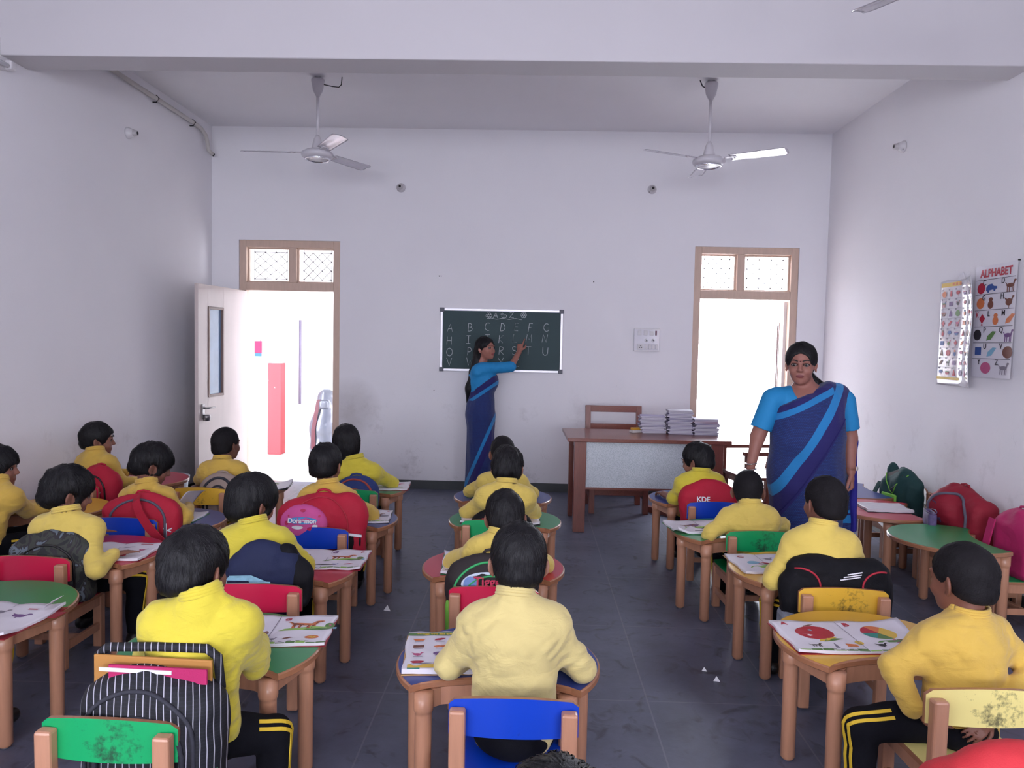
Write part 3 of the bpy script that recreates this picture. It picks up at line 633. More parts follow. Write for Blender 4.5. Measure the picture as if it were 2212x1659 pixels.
for i, (l, u, sh, c) in enumerate(cells): lettering(l, .05, CR['blk'] if i % 3 else CR['blk'], ch, MT(fa, u-.12, rowv[i//2]+.04, .002), 'chart_letter', bold=.0003)
for l, u, v in (('K', .1, .56),): lettering(l, .05, CR['red'], ch, MT(fa, u, v, .002), 'chart_letter')
# the curled chart in front of it
def bow1(u, v): return .018+.26*max(0, u-.52)**1.6*(.9+.2*v)+.01*math.sin(v*7)*u
fb = chart_surface(5.50, 4.965, 1.272, 1.99, bow1)
ch2 = put('wall_chart', MB().grid(lambda u, v: fb(u, v+.012*math.sin(9*u)*(v > .5)), 24, 16, 0), [mat('laminated_paper', (224, 220, 228), .12, coat=.8, noise=.03, nscale=9)], solid=.0012); tag(ch2, 'laminated picture chart with yellow bands, its free edge curling off the right wall', 'poster')
pic = MB()
curl_poly(pic, fb, [(.03, .945), (.5, .945), (.5, .985), (.03, .985)], .003, CI['yel']); curl_poly(pic, fb, [(.02, .055), (.28, .055), (.55, .055), (.55, .08), (.28, .08), (.02, .08)], .003, CI['yel'])
for k in range(3): curl_poly(pic, fb, [(.3+.08*k, .953), (.35+.08*k, .953), (.35+.08*k, .978), (.3+.08*k, .978)], .0036, CI['org'])
kinds = ['ball', 'leaf', 'tall', 'beast', 'umb', 'box', 'bowl', 'bird', 'tri', 'kite']; cols = ['red', 'brn', 'red', 'pur', 'pnk', 'grn', 'org', 'blk', 'blue', 'red']
for r in range(9):
    for c in range(6):
        u, v = .11+c*.16, .875-r*.094; k = random.Random(r*7+c)
        for p in shape(kinds[(r*3+c*2) % 10], u, v, .1, .06): curl_poly(pic, fb, p, .0034, CI[cols[k.randrange(10)]])
        curl_poly(pic, fb, [(u-.06, v+.035), (u-.03, v+.035), (u-.03, v+.05), (u-.06, v+.05)], .0034, CI['gry'])
    curl_poly(pic, fb, [(.03, v-.045), (.5, v-.045), (.5, v-.043), (.03, v-.043)], .0034, CI['gry']) if r < 8 else 0
put('printed_pictures', pic, PR, ch2)
put('hanging_tab', MB().add([fb(.42, 1.0, .004), fb(.62, 1.0, .004), fb(.52, 1.07, .0)], [(0, 1, 2)]), mat('clear_tape', (215, 214, 222), .15), ch2, solid=.001)
nl = put('nail', MB().lathe([(0, 0), (.005, 0), (.004, .012), (0, .012)], 8, M=Mat((XR, 4.67, 2.06), (0, -1, 0), (0, 0, 1), (-1, 0, 0))), DK); tag(nl, 'small nail at the upper corner of the alphabet chart', 'nail')

# ------------------------------------------------------------------ teacher's desk, its chairs, copybooks
TEAK = mat('red_brown_wood', (124, 66, 54), .32, noise=.3, nscale=10, streak=(10, 1.2, 10), coat=.25)
TEAKV = mat('red_brown_wood_upright', (124, 66, 54), .35, noise=.3, nscale=10, streak=(12, 12, 1.2), coat=.2)
dk = thing('teacher_desk', 'red-brown wooden teacher desk with a pale speckled front panel', 'desk', (.94, 6.40, 0), math.radians(1.2))
put('desktop', MB().box((0, 0, .745), (1.30, .72, .03)), TEAK, dk, bevel=.004)
for x in (-.545, .545):
    for y in (-.29, .29): put('leg', MB().box((x, y, .365), (.095, .085, .73)), TEAKV, dk, bevel=.004)
for a, d in (((0, .29, .68), (1.0, .03, .1)), ((-.545, 0, .68), (.03, .5, .1)), ((.545, 0, .68), (.03, .5, .1))): put('apron', MB().box(a, d), TEAK, dk)
lm = mat('speckled_laminate', (196, 202, 208), .45); N, L, b = nodes(lm); tc = N.new('ShaderNodeTexCoord'); nn = N.new('ShaderNodeTexNoise'); nn.inputs['Scale'].default_value = 190; nn.inputs['Detail'].default_value = 3; L.new(tc.outputs['Object'], nn.inputs[0])
L.new(ramp(N, L, nn.outputs[0], [(.38, lin((176, 184, 190))), (.55, lin((208, 212, 218)))]), b.inputs['Base Color'])
put('front_panel', MB().box((0, -.3, .545), (.995, .018, .37)), lm, dk)
put('panel_edge', MB().box((0, -.3, .352), (.995, .024, .016)), TEAK, dk)
def wood_chair(label, loc, rot, hb=.93, arms=False):
    r = thing('wooden_chair', label, 'chair', loc, rot)   # local: sitter faces -y
    w_ = .24
    for x in (-w_, w_):
        put('rear_post', MB().beam((x, .2, 0), (x, .2, .45), .05, .05, up=(0, 1, 0)).beam((x, .2, .44), (x, .26, hb), .05, .045, up=(0, 1, 0)), TEAKV, r, bevel=.003)
        put('leg', MB().box((x, -.2, .22), (.05, .05, .44)), TEAKV, r, bevel=.003)
        put('side_stretcher', MB().box((x, 0, .14), (.03, .36, .04)), TEAKV, r)
        if arms:
            put('armrest', MB().box((x, -.02, .65), (.06, .48, .03)).box((x, -.22, .54), (.045, .045, .2)), TEAKV, r, bevel=.004)
    put('top_rail', MB().box((0, .258, hb-.03), (.46, .028, .06)), TEAK, r, bevel=.003); put('back_rail', MB().box((0, .235, hb-.2), (.46, .028, .06)), TEAK, r, bevel=.003)
    put('seat', MB().box((0, -.01, .445), (.5, .46, .025)), TEAK, r, bevel=.004); put('front_stretcher', MB().box((0, -.2, .19), (.46, .028, .05)), TEAK, r)
    put('seat_apron', MB().box((0, -.2, .41), (.46, .03, .05)), TEAK, r)
    return r
wood_chair('empty wooden chair standing behind the teacher desk', (.79, 6.98, 0), math.radians(2))
wood_chair('wooden armchair in the glare of the right doorway, beside the desk end', (1.93, 6.42, 0), math.radians(-80), .76, True)
bar = put('wooden_batten', MB().beam((1.06, 6.93, .025), (1.46, 6.50, .025), .05, .05), TEAK); tag(bar, 'red-brown wooden batten lying on the floor under the desk end', 'batten')
random.seed(5)
CP = [mat('copybook_%s' % n, c, .6, noise=.08, nscale=30) for n, c in (('lilac', (150, 140, 172)), ('grey', (165, 158, 172)), ('mauve', (120, 108, 148)), ('brown', (140, 120, 132)), ('rose', (150, 70, 92)))]
PG = mat('copybook_pages', (204, 198, 208), .8, noise=.1, nscale=90, streak=(1, 1, 30))
_cb = MB().box((0, 0, .0055), (.2, .155, .008), 1).box((0, 0, .0009), (.206, .16, .0018)).box((0, 0, .0101), (.206, .16, .0018)).mesh('copybook')
def stack(nm, x, y, n, tints, z=.761, top=None):
    z0 = z; g = 'copybooks in the %s stack' % nm
    for i in range(n):
        lb = {'left': 'thin copybook within the left stack on the teacher desk', 'middle': 'thin copybook within the tallest, middle stack on the teacher desk', 'right': 'thin copybook within the right stack on the teacher desk, against the doorway'}[nm]
        if i == n-1: lb = {'left': 'topmost copybook of the left stack on the teacher desk', 'middle': 'pale topmost copybook of the tallest, middle stack on the desk', 'right': 'topmost copybook of the right stack on the teacher desk'}[nm]
        ci = tints[random.randrange(len(tints))]
        if nm == 'right' and i == 9: ci = 4; lb = 'rose-covered copybook in the right stack on the teacher desk'
        o = link('copybook', _cb, [CP[ci], PG], None, (x+random.uniform(-.012, .012), y+random.uniform(-.01, .01), z0), random.uniform(-.1, .1))
        tag(o, lb, 'book', g if 'within' in lb else None); z0 += .0113
_cb.materials.append(CP[0]); _cb.materials.append(PG)
stack('left', 1.04, 6.56, 13, [0, 1, 1, 2]); stack('middle', 1.265, 6.52, 18, [0, 1, 2, 1]); stack('right', 1.475, 6.50, 12, [0, 0, 2, 1])
du = thing('duster', 'small wooden chalk duster with a yellow block on the desk beside the copybooks', 'duster', (.90, 6.52, .761), .5)
put('felt', MB().box((0, 0, .012), (.1, .05, .022)), mat('felt', (200, 192, 188), .9), du); put('block', MB().box((0, 0, .033), (.085, .042, .02)), mat('duster_yellow', (206, 150, 48), .5), du, bevel=.004)
# dust bin behind the door edge
bn_ = thing('dust_bin', 'pale grey plastic bin on the floor beside the open left door', 'bin', (-3.06, 6.42, 0))
put('bucket', MB().lathe([(0, 0), (.105, 0), (.13, .3), (.122, .3), (.1, .02), (0, .02)], 32), mat('bin_plastic', (176, 186, 196), .35), bn_)
put('rim', MB().lathe([(.128, .296), (.139, .298), (.139, .308), (.128, .312), (.12, .304), (.128, .296)], 32), mat('bin_rim', (206, 212, 220), .3), bn_)
# litter on the floor
PW = mat('scrap_white', (232, 230, 234), .7)
for lb, x, y, s in (('tiny white paper scrap on the aisle floor, the farther of two', .83, 3.49, 1), ('tiny white paper scrap on the aisle floor, the nearer of two', .862, 3.385, 1.25), ('crumpled wrapper on the floor by the leg of the blue table', -.775, 4.16, 1.7)):
    q = MB().add([(-.012*s, 0, .001), (.012*s, -.006*s, .001), (.006*s, .01*s, .002), (0, .004*s, .018*s)], [(0, 1, 3), (1, 2, 3), (2, 0, 3), (0, 2, 1)])
    tag(put('paper_scrap', q, PW, loc=(x, y, 0)), lb, 'scrap')

# ------------------------------------------------------------------ children's tables and chairs
WOOD = mat('rubberwood', (184, 132, 104), .38, noise=.22, nscale=7, streak=(9, 9, 1.0), coat=.15)
EDGE = mat('plywood_edge', (160, 108, 78), .35, noise=.3, nscale=10, streak=(2, 2, 60), coat=.4)
TOP = {'blue': (34, 56, 128), 'red': (182, 42, 66), 'green': (40, 134, 80), 'yellow': (216, 166, 56), 'dark': (110, 66, 60), 'navy': (26, 30, 62)}
TM = {k: mat('laminate_'+k, c, .3, spec=.5, noise=.04, nscale=3) for k, c in TOP.items()}
CHC = {'blue': (8, 62, 186), 'red': (206, 26, 72), 'green': (14, 158, 92), 'yellow': (224, 176, 58), 'pale': (236, 220, 140), 'navy': (24, 26, 58)}
def chairmat(k, c, dirt):
    m = mat('chair_board_'+k+str(dirt), c, .33); N, L, b = nodes(m); tc = N.new('ShaderNodeTexCoord'); P = tc.outputs['Object']
    n1 = N.new('ShaderNodeTexNoise'); n1.inputs['Scale'].default_value = 26; n1.inputs['Detail'].default_value = 9; n1.inputs['Roughness'].default_value = .72; L.new(P, n1.inputs[0])
    d = N.new('ShaderNodeVectorMath'); d.operation = 'DISTANCE'; L.new(P, d.inputs[0]); d.inputs[1].default_value = (.03, -.145, .435)
    g = N.new('ShaderNodeMapRange'); L.new(d.outputs[1], g.inputs[0]); g.inputs[1].default_value = .15; g.inputs[2].default_value = .02; g.inputs[3].default_value = .0; g.inputs[4].default_value = .19*dirt
    s = mth(N, L, 'ADD', n1.outputs[0], g.outputs[0]); f = ramp(N, L, s, [(.62, (0, 0, 0)), (.76, (.8, .8, .8))])
    L.new(mixcol(N, L, lin(c), lin((38, 40, 38)), f), b.inputs['Base Color']); return m
def outline(r=.335, n=56, inset=0.):
    """round top with a concave bay bitten out of the sitter's side (-y)"""
    R_ = r-inset; hx, hy = .262, -.208; ac = math.atan2(hy, hx)
    pts = []
    a0, a1 = ac, math.pi-ac
    for i in range(n+1):
        a = a0+(a1-a0)*i/n; pts.append((R_*math.cos(a), R_*math.sin(a)*(1 if math.sin(a) < 0 else .98)))
    p0, p1 = pts[-1], pts[0]; m = 18
    for i in range(1, m):
        t = i/m; x = p0[0]+(p1[0]-p0[0])*t; e = math.sin(math.pi*t)
        pts.append((x, p0[1]+(.07+inset)*e**.7))
    return pts
def leafmesh(key, fn, _c={}):
    if key not in _c: _c[key] = fn()
    return _c[key]
def tablemesh():
    o = outline(); mb = MB(); i2 = outline(inset=.004); n = len(o)
    rings = [(i2, .426), (o, .4295), (o, .4455), (i2, .4495)]
    vs = [(x, y, z) for pts, z in rings for x, y in pts]
    mb.add(vs, [(j*n+i, j*n+(i+1) % n, (j+1)*n+(i+1) % n, (j+1)*n+i) for j in range(3) for i in range(n)], 0, False)
    mb.add(vs[:n], [tuple(range(n-1, -1, -1))], 0); mb.add(vs[-n:], [tuple(range(n))], 0); return mb.mesh('tabletop')
def lammesh(): return MB().prism(outline(inset=.007), .4490, .4503).mesh('laminate')
def legmesh(): return MB().lathe([(0, .004), (.018, .004), (.0255, .014), (.0265, .35), (.0268, .360), (.0295, .363), (.0312, .372), (.0312, .424), (0, .424)], 20).mesh('leg')
def glide(): return MB().lathe([(0, 0), (.012, 0), (.014, .006), (0, .006)], 12).mesh('glide')
GL_ = mat('white_nylon', (190, 190, 200), .4)
LEGS = [(-.222, -.184), (.222, -.184), (-.277, .035), (.277, .035)]
def table(color, label, x, y, deg=0, group='moon-shaped classroom tables'):
    r = thing('classroom_table', label, 'table', (x, y, 0), math.radians(deg), group)
    t = link('tabletop', leafmesh('tt', tablemesh), [EDGE], r); link('laminate', leafmesh('lam', lammesh), [TM[color]], t)
    for p in LEGS:
        l = link('leg', leafmesh('leg', legmesh), [WOOD], r, (p[0], p[1], 0)); link('glide', leafmesh('gl', glide), [GL_], l)
    def ap():
        q = MB()
        for a, b in ((0, 2), (1, 3), (2, 3)):
            A_, B_ = Vector((*LEGS[a], .397)), Vector((*LEGS[b], .397)); d = (B_-A_).normalized()*.026; q.beam(A_+d, B_-d, .02, .056)
        bay = [(x, y+.016) for x, y in outline()[57:]]; bay = [p for p in bay if abs(p[0]) < .185]; bay = [(-.198, -.170)]+bay+[(.198, -.170)]
        q.ribbon([(x, y, .397) for x, y in bay], (0, 0, 1), .056, .009); return q.mesh('apron')
    link('apron', leafmesh('ap', ap), [WOOD], r)
    return r
def chairback():
    n = 20; pts = []; hw = .182
    for i in range(n+1):
        x = -hw+2*hw*i/n; pts.append((x, .503+.017*(1-(x/hw)**2)-(.012 if i in (0, n) else 0)))
    pts = [(-hw, .405), (hw, .405)]+pts[::-1]
    mb = MB(); cv = lambda x: -.147-.018*(1-(x/hw)**2)*0
    vs = [(x, -.154-.022*(1-(x/hw)**2), z) for x, z in pts]+[(x, -.140-.022*(1-(x/hw)**2), z) for x, z in pts]; n2 = len(pts)
    mb.add(vs, [(i, (i+1) % n2, n2+(i+1) % n2, n2+i) for i in range(n2)], 1)
    # faces as vertical strips so the board can curve
    k = (n2-2); top = list(range(2, n2)); 
    for off, flip in ((0, 1), (n2, 0)):
        xs = [pts[i][0] for i in top]
        bot = [(x, (-.154 if off == 0 else -.140)-.022*(1-(x/hw)**2), .405) for x in xs]
        tv = [vs[off+i] for i in top]
        mb.add(bot+tv, [(i, i+1, k+i+1, k+i) for i in range(k-1)], 0)
    return mb.mesh('backrest')
def chair(color, label, x, y, deg=0, dirt=.3, group='wooden children chairs', hid=False):
    """sitter faces +y; origin under the middle of the seat"""
    r = thing('child_chair', label, 'chair', (x, y, 0), math.radians(deg), group); c = chairmat(color, CHC[color], dirt)
    link('backrest', leafmesh('cb', chairback), [c, EDGE], r)
    for sx in (-1, 1):
        def post(): return MB().beam((0, -.172, .01), (0, -.178, .487), .045, .036, up=(0, 1, 0)).mesh('leg')
        def front(): return MB().box((0, .135, .125), (.04, .036, .25)).mesh('leg')
        def st(): return MB().box((0, -.02, .10), (.02, .28, .034)).mesh('side_stretcher')
        def sr(): return MB().box((0, -.02, .227), (.02, .28, .05)).mesh('seat_rail')
        link('seat_rail', leafmesh('sr', sr), [WOOD], r, (sx*.148, 0, 0), bevel=.002)
        link('leg', leafmesh('post', post), [WOOD], r, (sx*.155, 0, 0), bevel=.007); link('leg', leafmesh('fl', front), [WOOD], r, (sx*.145, 0, 0), bevel=.003)
        link('side_stretcher', leafmesh('st', st), [WOOD], r, (sx*.148, 0, 0), bevel=.002)
    def seat():
        q = MB(); o = [(-.165, -.15), (.165, -.15), (.172, .1), (.16, .15), (.1, .165), (-.1, .165), (-.16, .15), (-.172, .1)]
        q.prism(o, .252, .268, 1); q.prism([(a*.985, b*.985) for a, b in o], .268, .2695, 0); return q.mesh('seat')
    link('seat', leafmesh('seat', seat), [c, EDGE], r)
    for nm, c_, d_ in (('seat_rail', (0, .135, .225), (.25, .018, .045)), ('seat_rail', (0, -.172, .225), (.26, .018, .045)), ('stretcher', (0, -.02, .1), (.27, .02, .03))):
        link(nm, leafmesh(nm+str(c_), lambda: MB().box(c_, d_).mesh(nm)), [WOOD], r)
    return r
TABLES = [('blue', 'blue-topped table at the front of the picture, in the middle column', -.09, 2.48, 0), ('red', 'red-topped table in the middle column under the book with letter C', -.16, 3.55, 0), ('green', 'green-topped table in the middle column, third from the camera', -.14, 4.5, 0), ('blue', 'blue-topped table in the middle column nearest the standing chalkboard teacher', -.18, 5.2, 0),
 ('green', 'green-topped table with the goat book, left of the middle column', -1.035, 2.53, 0), ('red', 'red-topped table left of the middle column with an open animal book', -1.118, 3.43, 0), ('blue', 'blue-topped table beside the big red double backpack', -1.105, 4.42, 0), ('green', 'green-topped table at the end of the row below the wrapped bundle', -1.21, 5.36, 0),
 ('green', 'green-topped table cut by the left picture edge, with a crumpled book', -2.10, 2.83, 0), ('red', 'red-topped table beside the camouflage backpack', -2.115, 3.60, 0), ('blue', 'blue-topped table left of the boy with bowl-cut hair', -2.08, 4.27, 0), ('dark', 'table in the bright floor glare near the left doorway', -2.05, 5.30, 0),
 ('yellow', 'yellow-topped table along the left wall by the profile boy', -2.90, 4.50, 0), ('red', 'red-topped table along the left wall in front of the boy with an earring', -2.86, 5.50, 0),
 ('blue', 'blue-topped table in front of the boy nearest the teacher desk', 1.17, 5.29, 3), ('green', 'green-topped table right of the centre aisle with a crumpled open book', 1.16, 4.36, 10), ('yellow', 'yellow-topped table right of the aisle beside the black and red bag', 1.30, 3.62, 3), ('yellow', 'yellow-topped table at front right with the apple and ball book', 1.245, 2.74, 6),
 ('green', 'empty green-topped table turned sideways near the right wall', 2.40, 4.35, 82), ('red', 'red-topped table near the right wall with a closed book', 2.36, 5.09, 78), ('blue', 'blue-topped table farthest along the right wall', 2.44, 5.78, 92)]
for t in TABLES: table(*t)
CHAIRS = [('blue', 'bright blue chair at the bottom centre behind the boy in front', -.03, 2.235, 0, .1), ('red', 'red-backed chair with the brown and green backpack', -.135, 3.20, 0, .1), ('green', 'scuffed green-backed chair in the middle column', -.19, 4.36, 0, .6), ('blue', 'blue chair of the farthest child in the middle column', -.19, 4.98, 0, .1),
 ('green', 'scuffed green-backed chair at bottom left with the striped bag', -1.065, 2.05, -2, 1.), ('red', 'red-backed chair with the navy bag, behind the goat book', -1.09, 3.15, 1, .1), ('blue', 'blue-backed chair under the red double backpack', -1.125, 4.09, 0, .1), ('green', 'green-backed chair with the blue and red bag', -1.185, 5.12, 2, .5),
 ('red', 'red-backed chair at the left edge with the camouflage backpack', -2.21, 3.44, 0, .1), ('blue', 'blue-backed chair with a red strap slung over it', -2.19, 4.19, 0, .1), ('yellow', 'yellow-backed chair with the tan bag', -2.15, 5.06, 0, .6), ('red', 'red-backed chair by the left wall with the red striped-logo backpack', -2.99, 5.08, -8, .1), ('navy', 'dark chair of the profile boy at the left edge', -2.97, 4.02, -10, .1),
 ('blue', 'blue-backed chair with a red bag right of the aisle', 1.187, 5.02, 2, .1), ('green', 'scuffed green-backed chair right of the aisle in front of the walking teacher', 1.247, 4.27, 2, 1.), ('yellow', 'scuffed yellow-backed chair with the black and red bag', 1.32, 3.31, -2, .9), ('pale', 'scuffed pale yellow chair at the right picture edge', 1.362, 2.39, 1, 1.),
 ('navy', 'dark chair against the right wall half hidden by the big red bag', 2.70, 5.22, 95, .8), ('green', 'green-seated chair at the right edge under the pink bag', 2.68, 4.30, 90, .3), ('red', 'wooden chair by the right wall under the big red bag', 2.70, 4.74, 92, .1), ('navy', 'dark-backed chair by the right wall under the open green bag', 2.70, 5.68, 92, .1),
 ('blue', 'chair below the left picture edge at the cut green table', -2.10, 2.45, 0, .1), ('red', 'chair under the red bag in the bottom right corner', 1.05, 1.64, 0, .1), ('green', 'chair below the bottom edge under the child whose hair shows', .05, .98, 0, .1)]
for c in CHAIRS: chair(*c)
# ------------------------------------------------------------------ people
SKINS = {}
def skin(rgb):
    k = 'skin_%d_%d_%d' % rgb
    return mat(k, rgb, .5, noise=.08, nscale=30, spec=.4)
HAIR = mat('black_hair', (17, 15, 19), .5, noise=.5, nscale=9, streak=(26, 26, 5), bump=.9, bscale=16, spec=.3)
HAIRB = mat('cropped_hair', (24, 21, 24), .7, noise=.4, nscale=60, bump=.8, bscale=160, spec=.2)
for m_ in (HAIR,):   # strands: bump stretched along the fall of the hair
    N, L, b = nodes(m_)
NAVY = mat('navy_knit', (11, 11, 19), .9, noise=.25, nscale=60, bump=.3, bscale=300, spec=.2)
STRIPE = mat('yellow_tape', (214, 178, 44), .7)
SHOE = mat('black_shoe', (20, 18, 20), .35); SOLE = mat('shoe_sole', (120, 116, 116), .7)
EYEW = mat('eye_white', (150, 140, 138), .3); IRIS = mat('iris', (30, 20, 18), .15); LIP = (122, 62, 60); BROW = mat('eyebrow', (26, 22, 24), .7)
def knit(name, rgb):
    m = mat('fleece_'+name, rgb, .9, noise=.07, nscale=7, bump=.35, bscale=420, sheen=.2); N, L, b = nodes(m)
    tc = N.new('ShaderNodeTexCoord'); mp = N.new('ShaderNodeMapping'); mp.inputs['Rotation'].default_value = (.4, .5, .3); mp.inputs['Scale'].default_value = (9, 9, 20); L.new(tc.outputs['Object'], mp.inputs[0])
    t = N.new('ShaderNodeTexNoise'); t.inputs['Scale'].default_value = 1; t.inputs['Detail'].default_value = 3; t.inputs['Distortion'].default_value = .8; L.new(mp.outputs[0], t.inputs[0])
    b2 = N.new('ShaderNodeBump'); b2.inputs['Strength'].default_value = .5; b2.inputs['Distance'].default_value = .02; L.new(t.outputs[0], b2.inputs['Height'])
    b1 = next(n for n in N if n.bl_idname == 'ShaderNodeBump' and n != b2); L.new(b2.outputs[0], b1.inputs['Normal']); return m
SHIRT = {'cream': knit('cream', (208, 189, 126)), 'lemon': knit('lemon', (210, 192, 60)), 'gold': knit('gold', (210, 172, 76)), 'straw': knit('straw', (220, 192, 94))}
_sk = [0]
def skin_lips(rgb, lip, mc, M, k, strength=.75):
    """skin with lips of their own colour, laid out around the mouth"""
    _sk[0] += 1; m = mat('skin_with_lips_%d' % _sk[0], rgb, .5, spec=.4); N, L, b = nodes(m); tc = N.new('ShaderNodeTexCoord'); t = N.new('ShaderNodeTexNoise'); t.inputs['Scale'].default_value = 30; L.new(tc.outputs['Object'], t.inputs[0])
    c = lin(rgb); base = mixcol(N, L, tuple(v*.92 for v in c), tuple(v*1.08 for v in c), t.outputs[0]); sub = N.new('ShaderNodeVectorMath'); sub.operation = 'SUBTRACT'; L.new(tc.outputs['Object'], sub.inputs[0]); sub.inputs[1].default_value = tuple(mc)
    def dot(v, r):
        d = N.new('ShaderNodeVectorMath'); d.operation = 'DOT_PRODUCT'; L.new(sub.outputs[0], d.inputs[0]); d.inputs[1].default_value = tuple(v); return mth(N, L, 'DIVIDE', d.outputs['Value'], r*k)
    a, z, y = dot(M[:, 0], .0205), dot(M[:, 2], .0105), dot(M[:, 1], .02)
    e = mth(N, L, 'ADD', mth(N, L, 'ADD', mth(N, L, 'POWER', mth(N, L, 'ABSOLUTE', a), 2), mth(N, L, 'POWER', mth(N, L, 'ABSOLUTE', z), 2)), mth(N, L, 'POWER', mth(N, L, 'ABSOLUTE', y), 2))
    f = N.new('ShaderNodeMapRange'); L.new(e, f.inputs[0]); f.inputs[1].default_value = 1.1; f.inputs[2].default_value = .75; f.inputs[3].default_value = 0; f.inputs[4].default_value = strength
    L.new(mixcol(N, L, base, lin(lip), f.outputs[0]), b.inputs['Base Color']); return m
def rotz(a): c, s = math.cos(a), math.sin(a); return np.array([[c, -s, 0], [s, c, 0], [0, 0, 1]])
def rotx(a): c, s = math.cos(a), math.sin(a); return np.array([[1, 0, 0], [0, c, -s], [0, s, c]])
def roty(a): c, s = math.cos(a), math.sin(a); return np.array([[c, 0, s], [0, 1, 0], [-s, 0, c]])
def headframe(yaw, pitch, roll=0.): return rotz(math.radians(yaw)) @ rotx(-math.radians(pitch)) @ roty(math.radians(roll))
def add_head(s, c, M, k=1., ek=.9, eo=0.):
    """skull, face, ears; c = middle of the head; returns the local->world map"""
    c = np.asarray(c, float); g = lambda *p: c+M @ (np.array(p)*k); r = lambda *p: np.array(p)*k
    s.ell(g(0, -.010, .026), r(.071, .088, .08), k=.02*k, M=M)
    s.ell(g(0, .022, -.03), r(.059, .062, .068), k=.03*k, M=M)
    s.ell(g(0, .042, -.076), r(.034, .034, .026), k=.03*k, M=M)          # jaw
    s.ell(g(0, .064, -.088), r(.018, .014, .013), k=.015*k, M=M)         # chin
    for sx in (-1, 1):
        s.ell(g(sx*.032, .058, -.032), r(.022, .02, .02), k=.02*k, M=M)  # cheeks
        s.ell(g(sx*.03, .083, .004), r(.017, .014, .0105), op='s', k=.014*k, M=M)   # eye sockets
        s.ell(g(sx*.03, .068, .004), r(.014, .0125, .0115), k=.004*k, M=M)
        Me = M @ rotz(sx*.75)
        s.ell(g(sx*(.078-eo), -.010, -.01), r(.0075*ek, .02*ek, .031*ek), k=.006*k, M=Me)           # ears
        s.ell(g(sx*(.0845-eo), -.002, -.006), r(.006, .010*ek, .019*ek), op='s', k=.005*k, M=Me)
        s.ell(g(sx*.075, -.004, -.034), r(.006, .009, .010), k=.004*k, M=M)
        s.rc(g(sx*.012, .081, .021), g(sx*.042, .074, .021), .007*k, .005*k, k=.010*k)
    s.rc(g(0, .083, .006), g(0, .097, -.022), .006*k, .0098*k, k=.012*k)
    for sx in (-1, 1): s.ell(g(sx*.0095, .09, -.026), r(.007, .009, .006), k=.006*k, M=M)
    s.rc(g(-.016, .081, -.051), g(.016, .081, -.051), .0055*k, .0055*k, k=.005*k)     # lips
    s.rc(g(-.012, .080, -.060), g(.012, .080, -.060), .006*k, .006*k, k=.005*k)
    s.rc(g(-.017, .0895, -.0555), g(.017, .0895, -.0555), .0018*k, .0018*k, op='s', k=.003*k)
    return g
def face_parts(root, g, M, k, bindi=False):
    for sx in (-1, 1):
        e = MB().lathe([(0, -.0115)]+[(.0115*math.cos(a), .0115*math.sin(a)) for a in np.linspace(-1.4, 1.4, 9)]+[(0, .0115)], 16)
        T = Mat(tuple(g(sx*.03, .0715, .004)), tuple(M[:, 0]*k), tuple(M[:, 1]*k), tuple(M[:, 2]*k))
        e2 = MB(); e2.add([tuple(T @ Vector(p)) for p in e.v], e.f, 0, True)
        o = put('eye', e2, EYEW, root)
        fw = Matrix(((1, 0, 0), (0, 0, 1), (0, -1, 0))).to_4x4()
        put('iris', MB().lathe([(0, .0122), (.004, .0118), (.0062, .0102), (.0062, .009)], 16, M=Mat(tuple(g(sx*.03, .0715, .004)), tuple(M[:, 0]*k), tuple(-M[:, 2]*k), tuple(M[:, 1]*k))), IRIS, o)
        # lids close the eye to an almond
        lid = MB()
        for s_, z in ((1, .0078), (-1, -.0062)):
            lid.tube([g(sx*.03+x, .0815-abs(x)*.35, .004+z*(1-(x/.018)**2)) for x in np.linspace(-.0165, .0165, 9)], [.0016*k]*9 if s_ < 0 else [.0024*k]*9, 6)
        put('eyelid', lid, BROW, o)
        b = MB(); b.ribbon([g(sx*(.012+.033*t), .0935-.016*t*t, .0245+.006*math.sin(math.pi*t*.8)) for t in np.linspace(0, 1, 9)], lambda i, d: M[:, 2], .0055*k, .0012, 0); put('eyebrow', b, BROW, root)
    if bindi: put('bindi', MB().lathe([(0, .002), (.003, .0015), (.0034, 0), (0, -.001)], 12, M=Mat(tuple(g(0, .0915, .024)), tuple(M[:, 0]), tuple(-M[:, 2]), tuple(M[:, 1]))), mat('bindi_red', (90, 14, 30), .4), root)
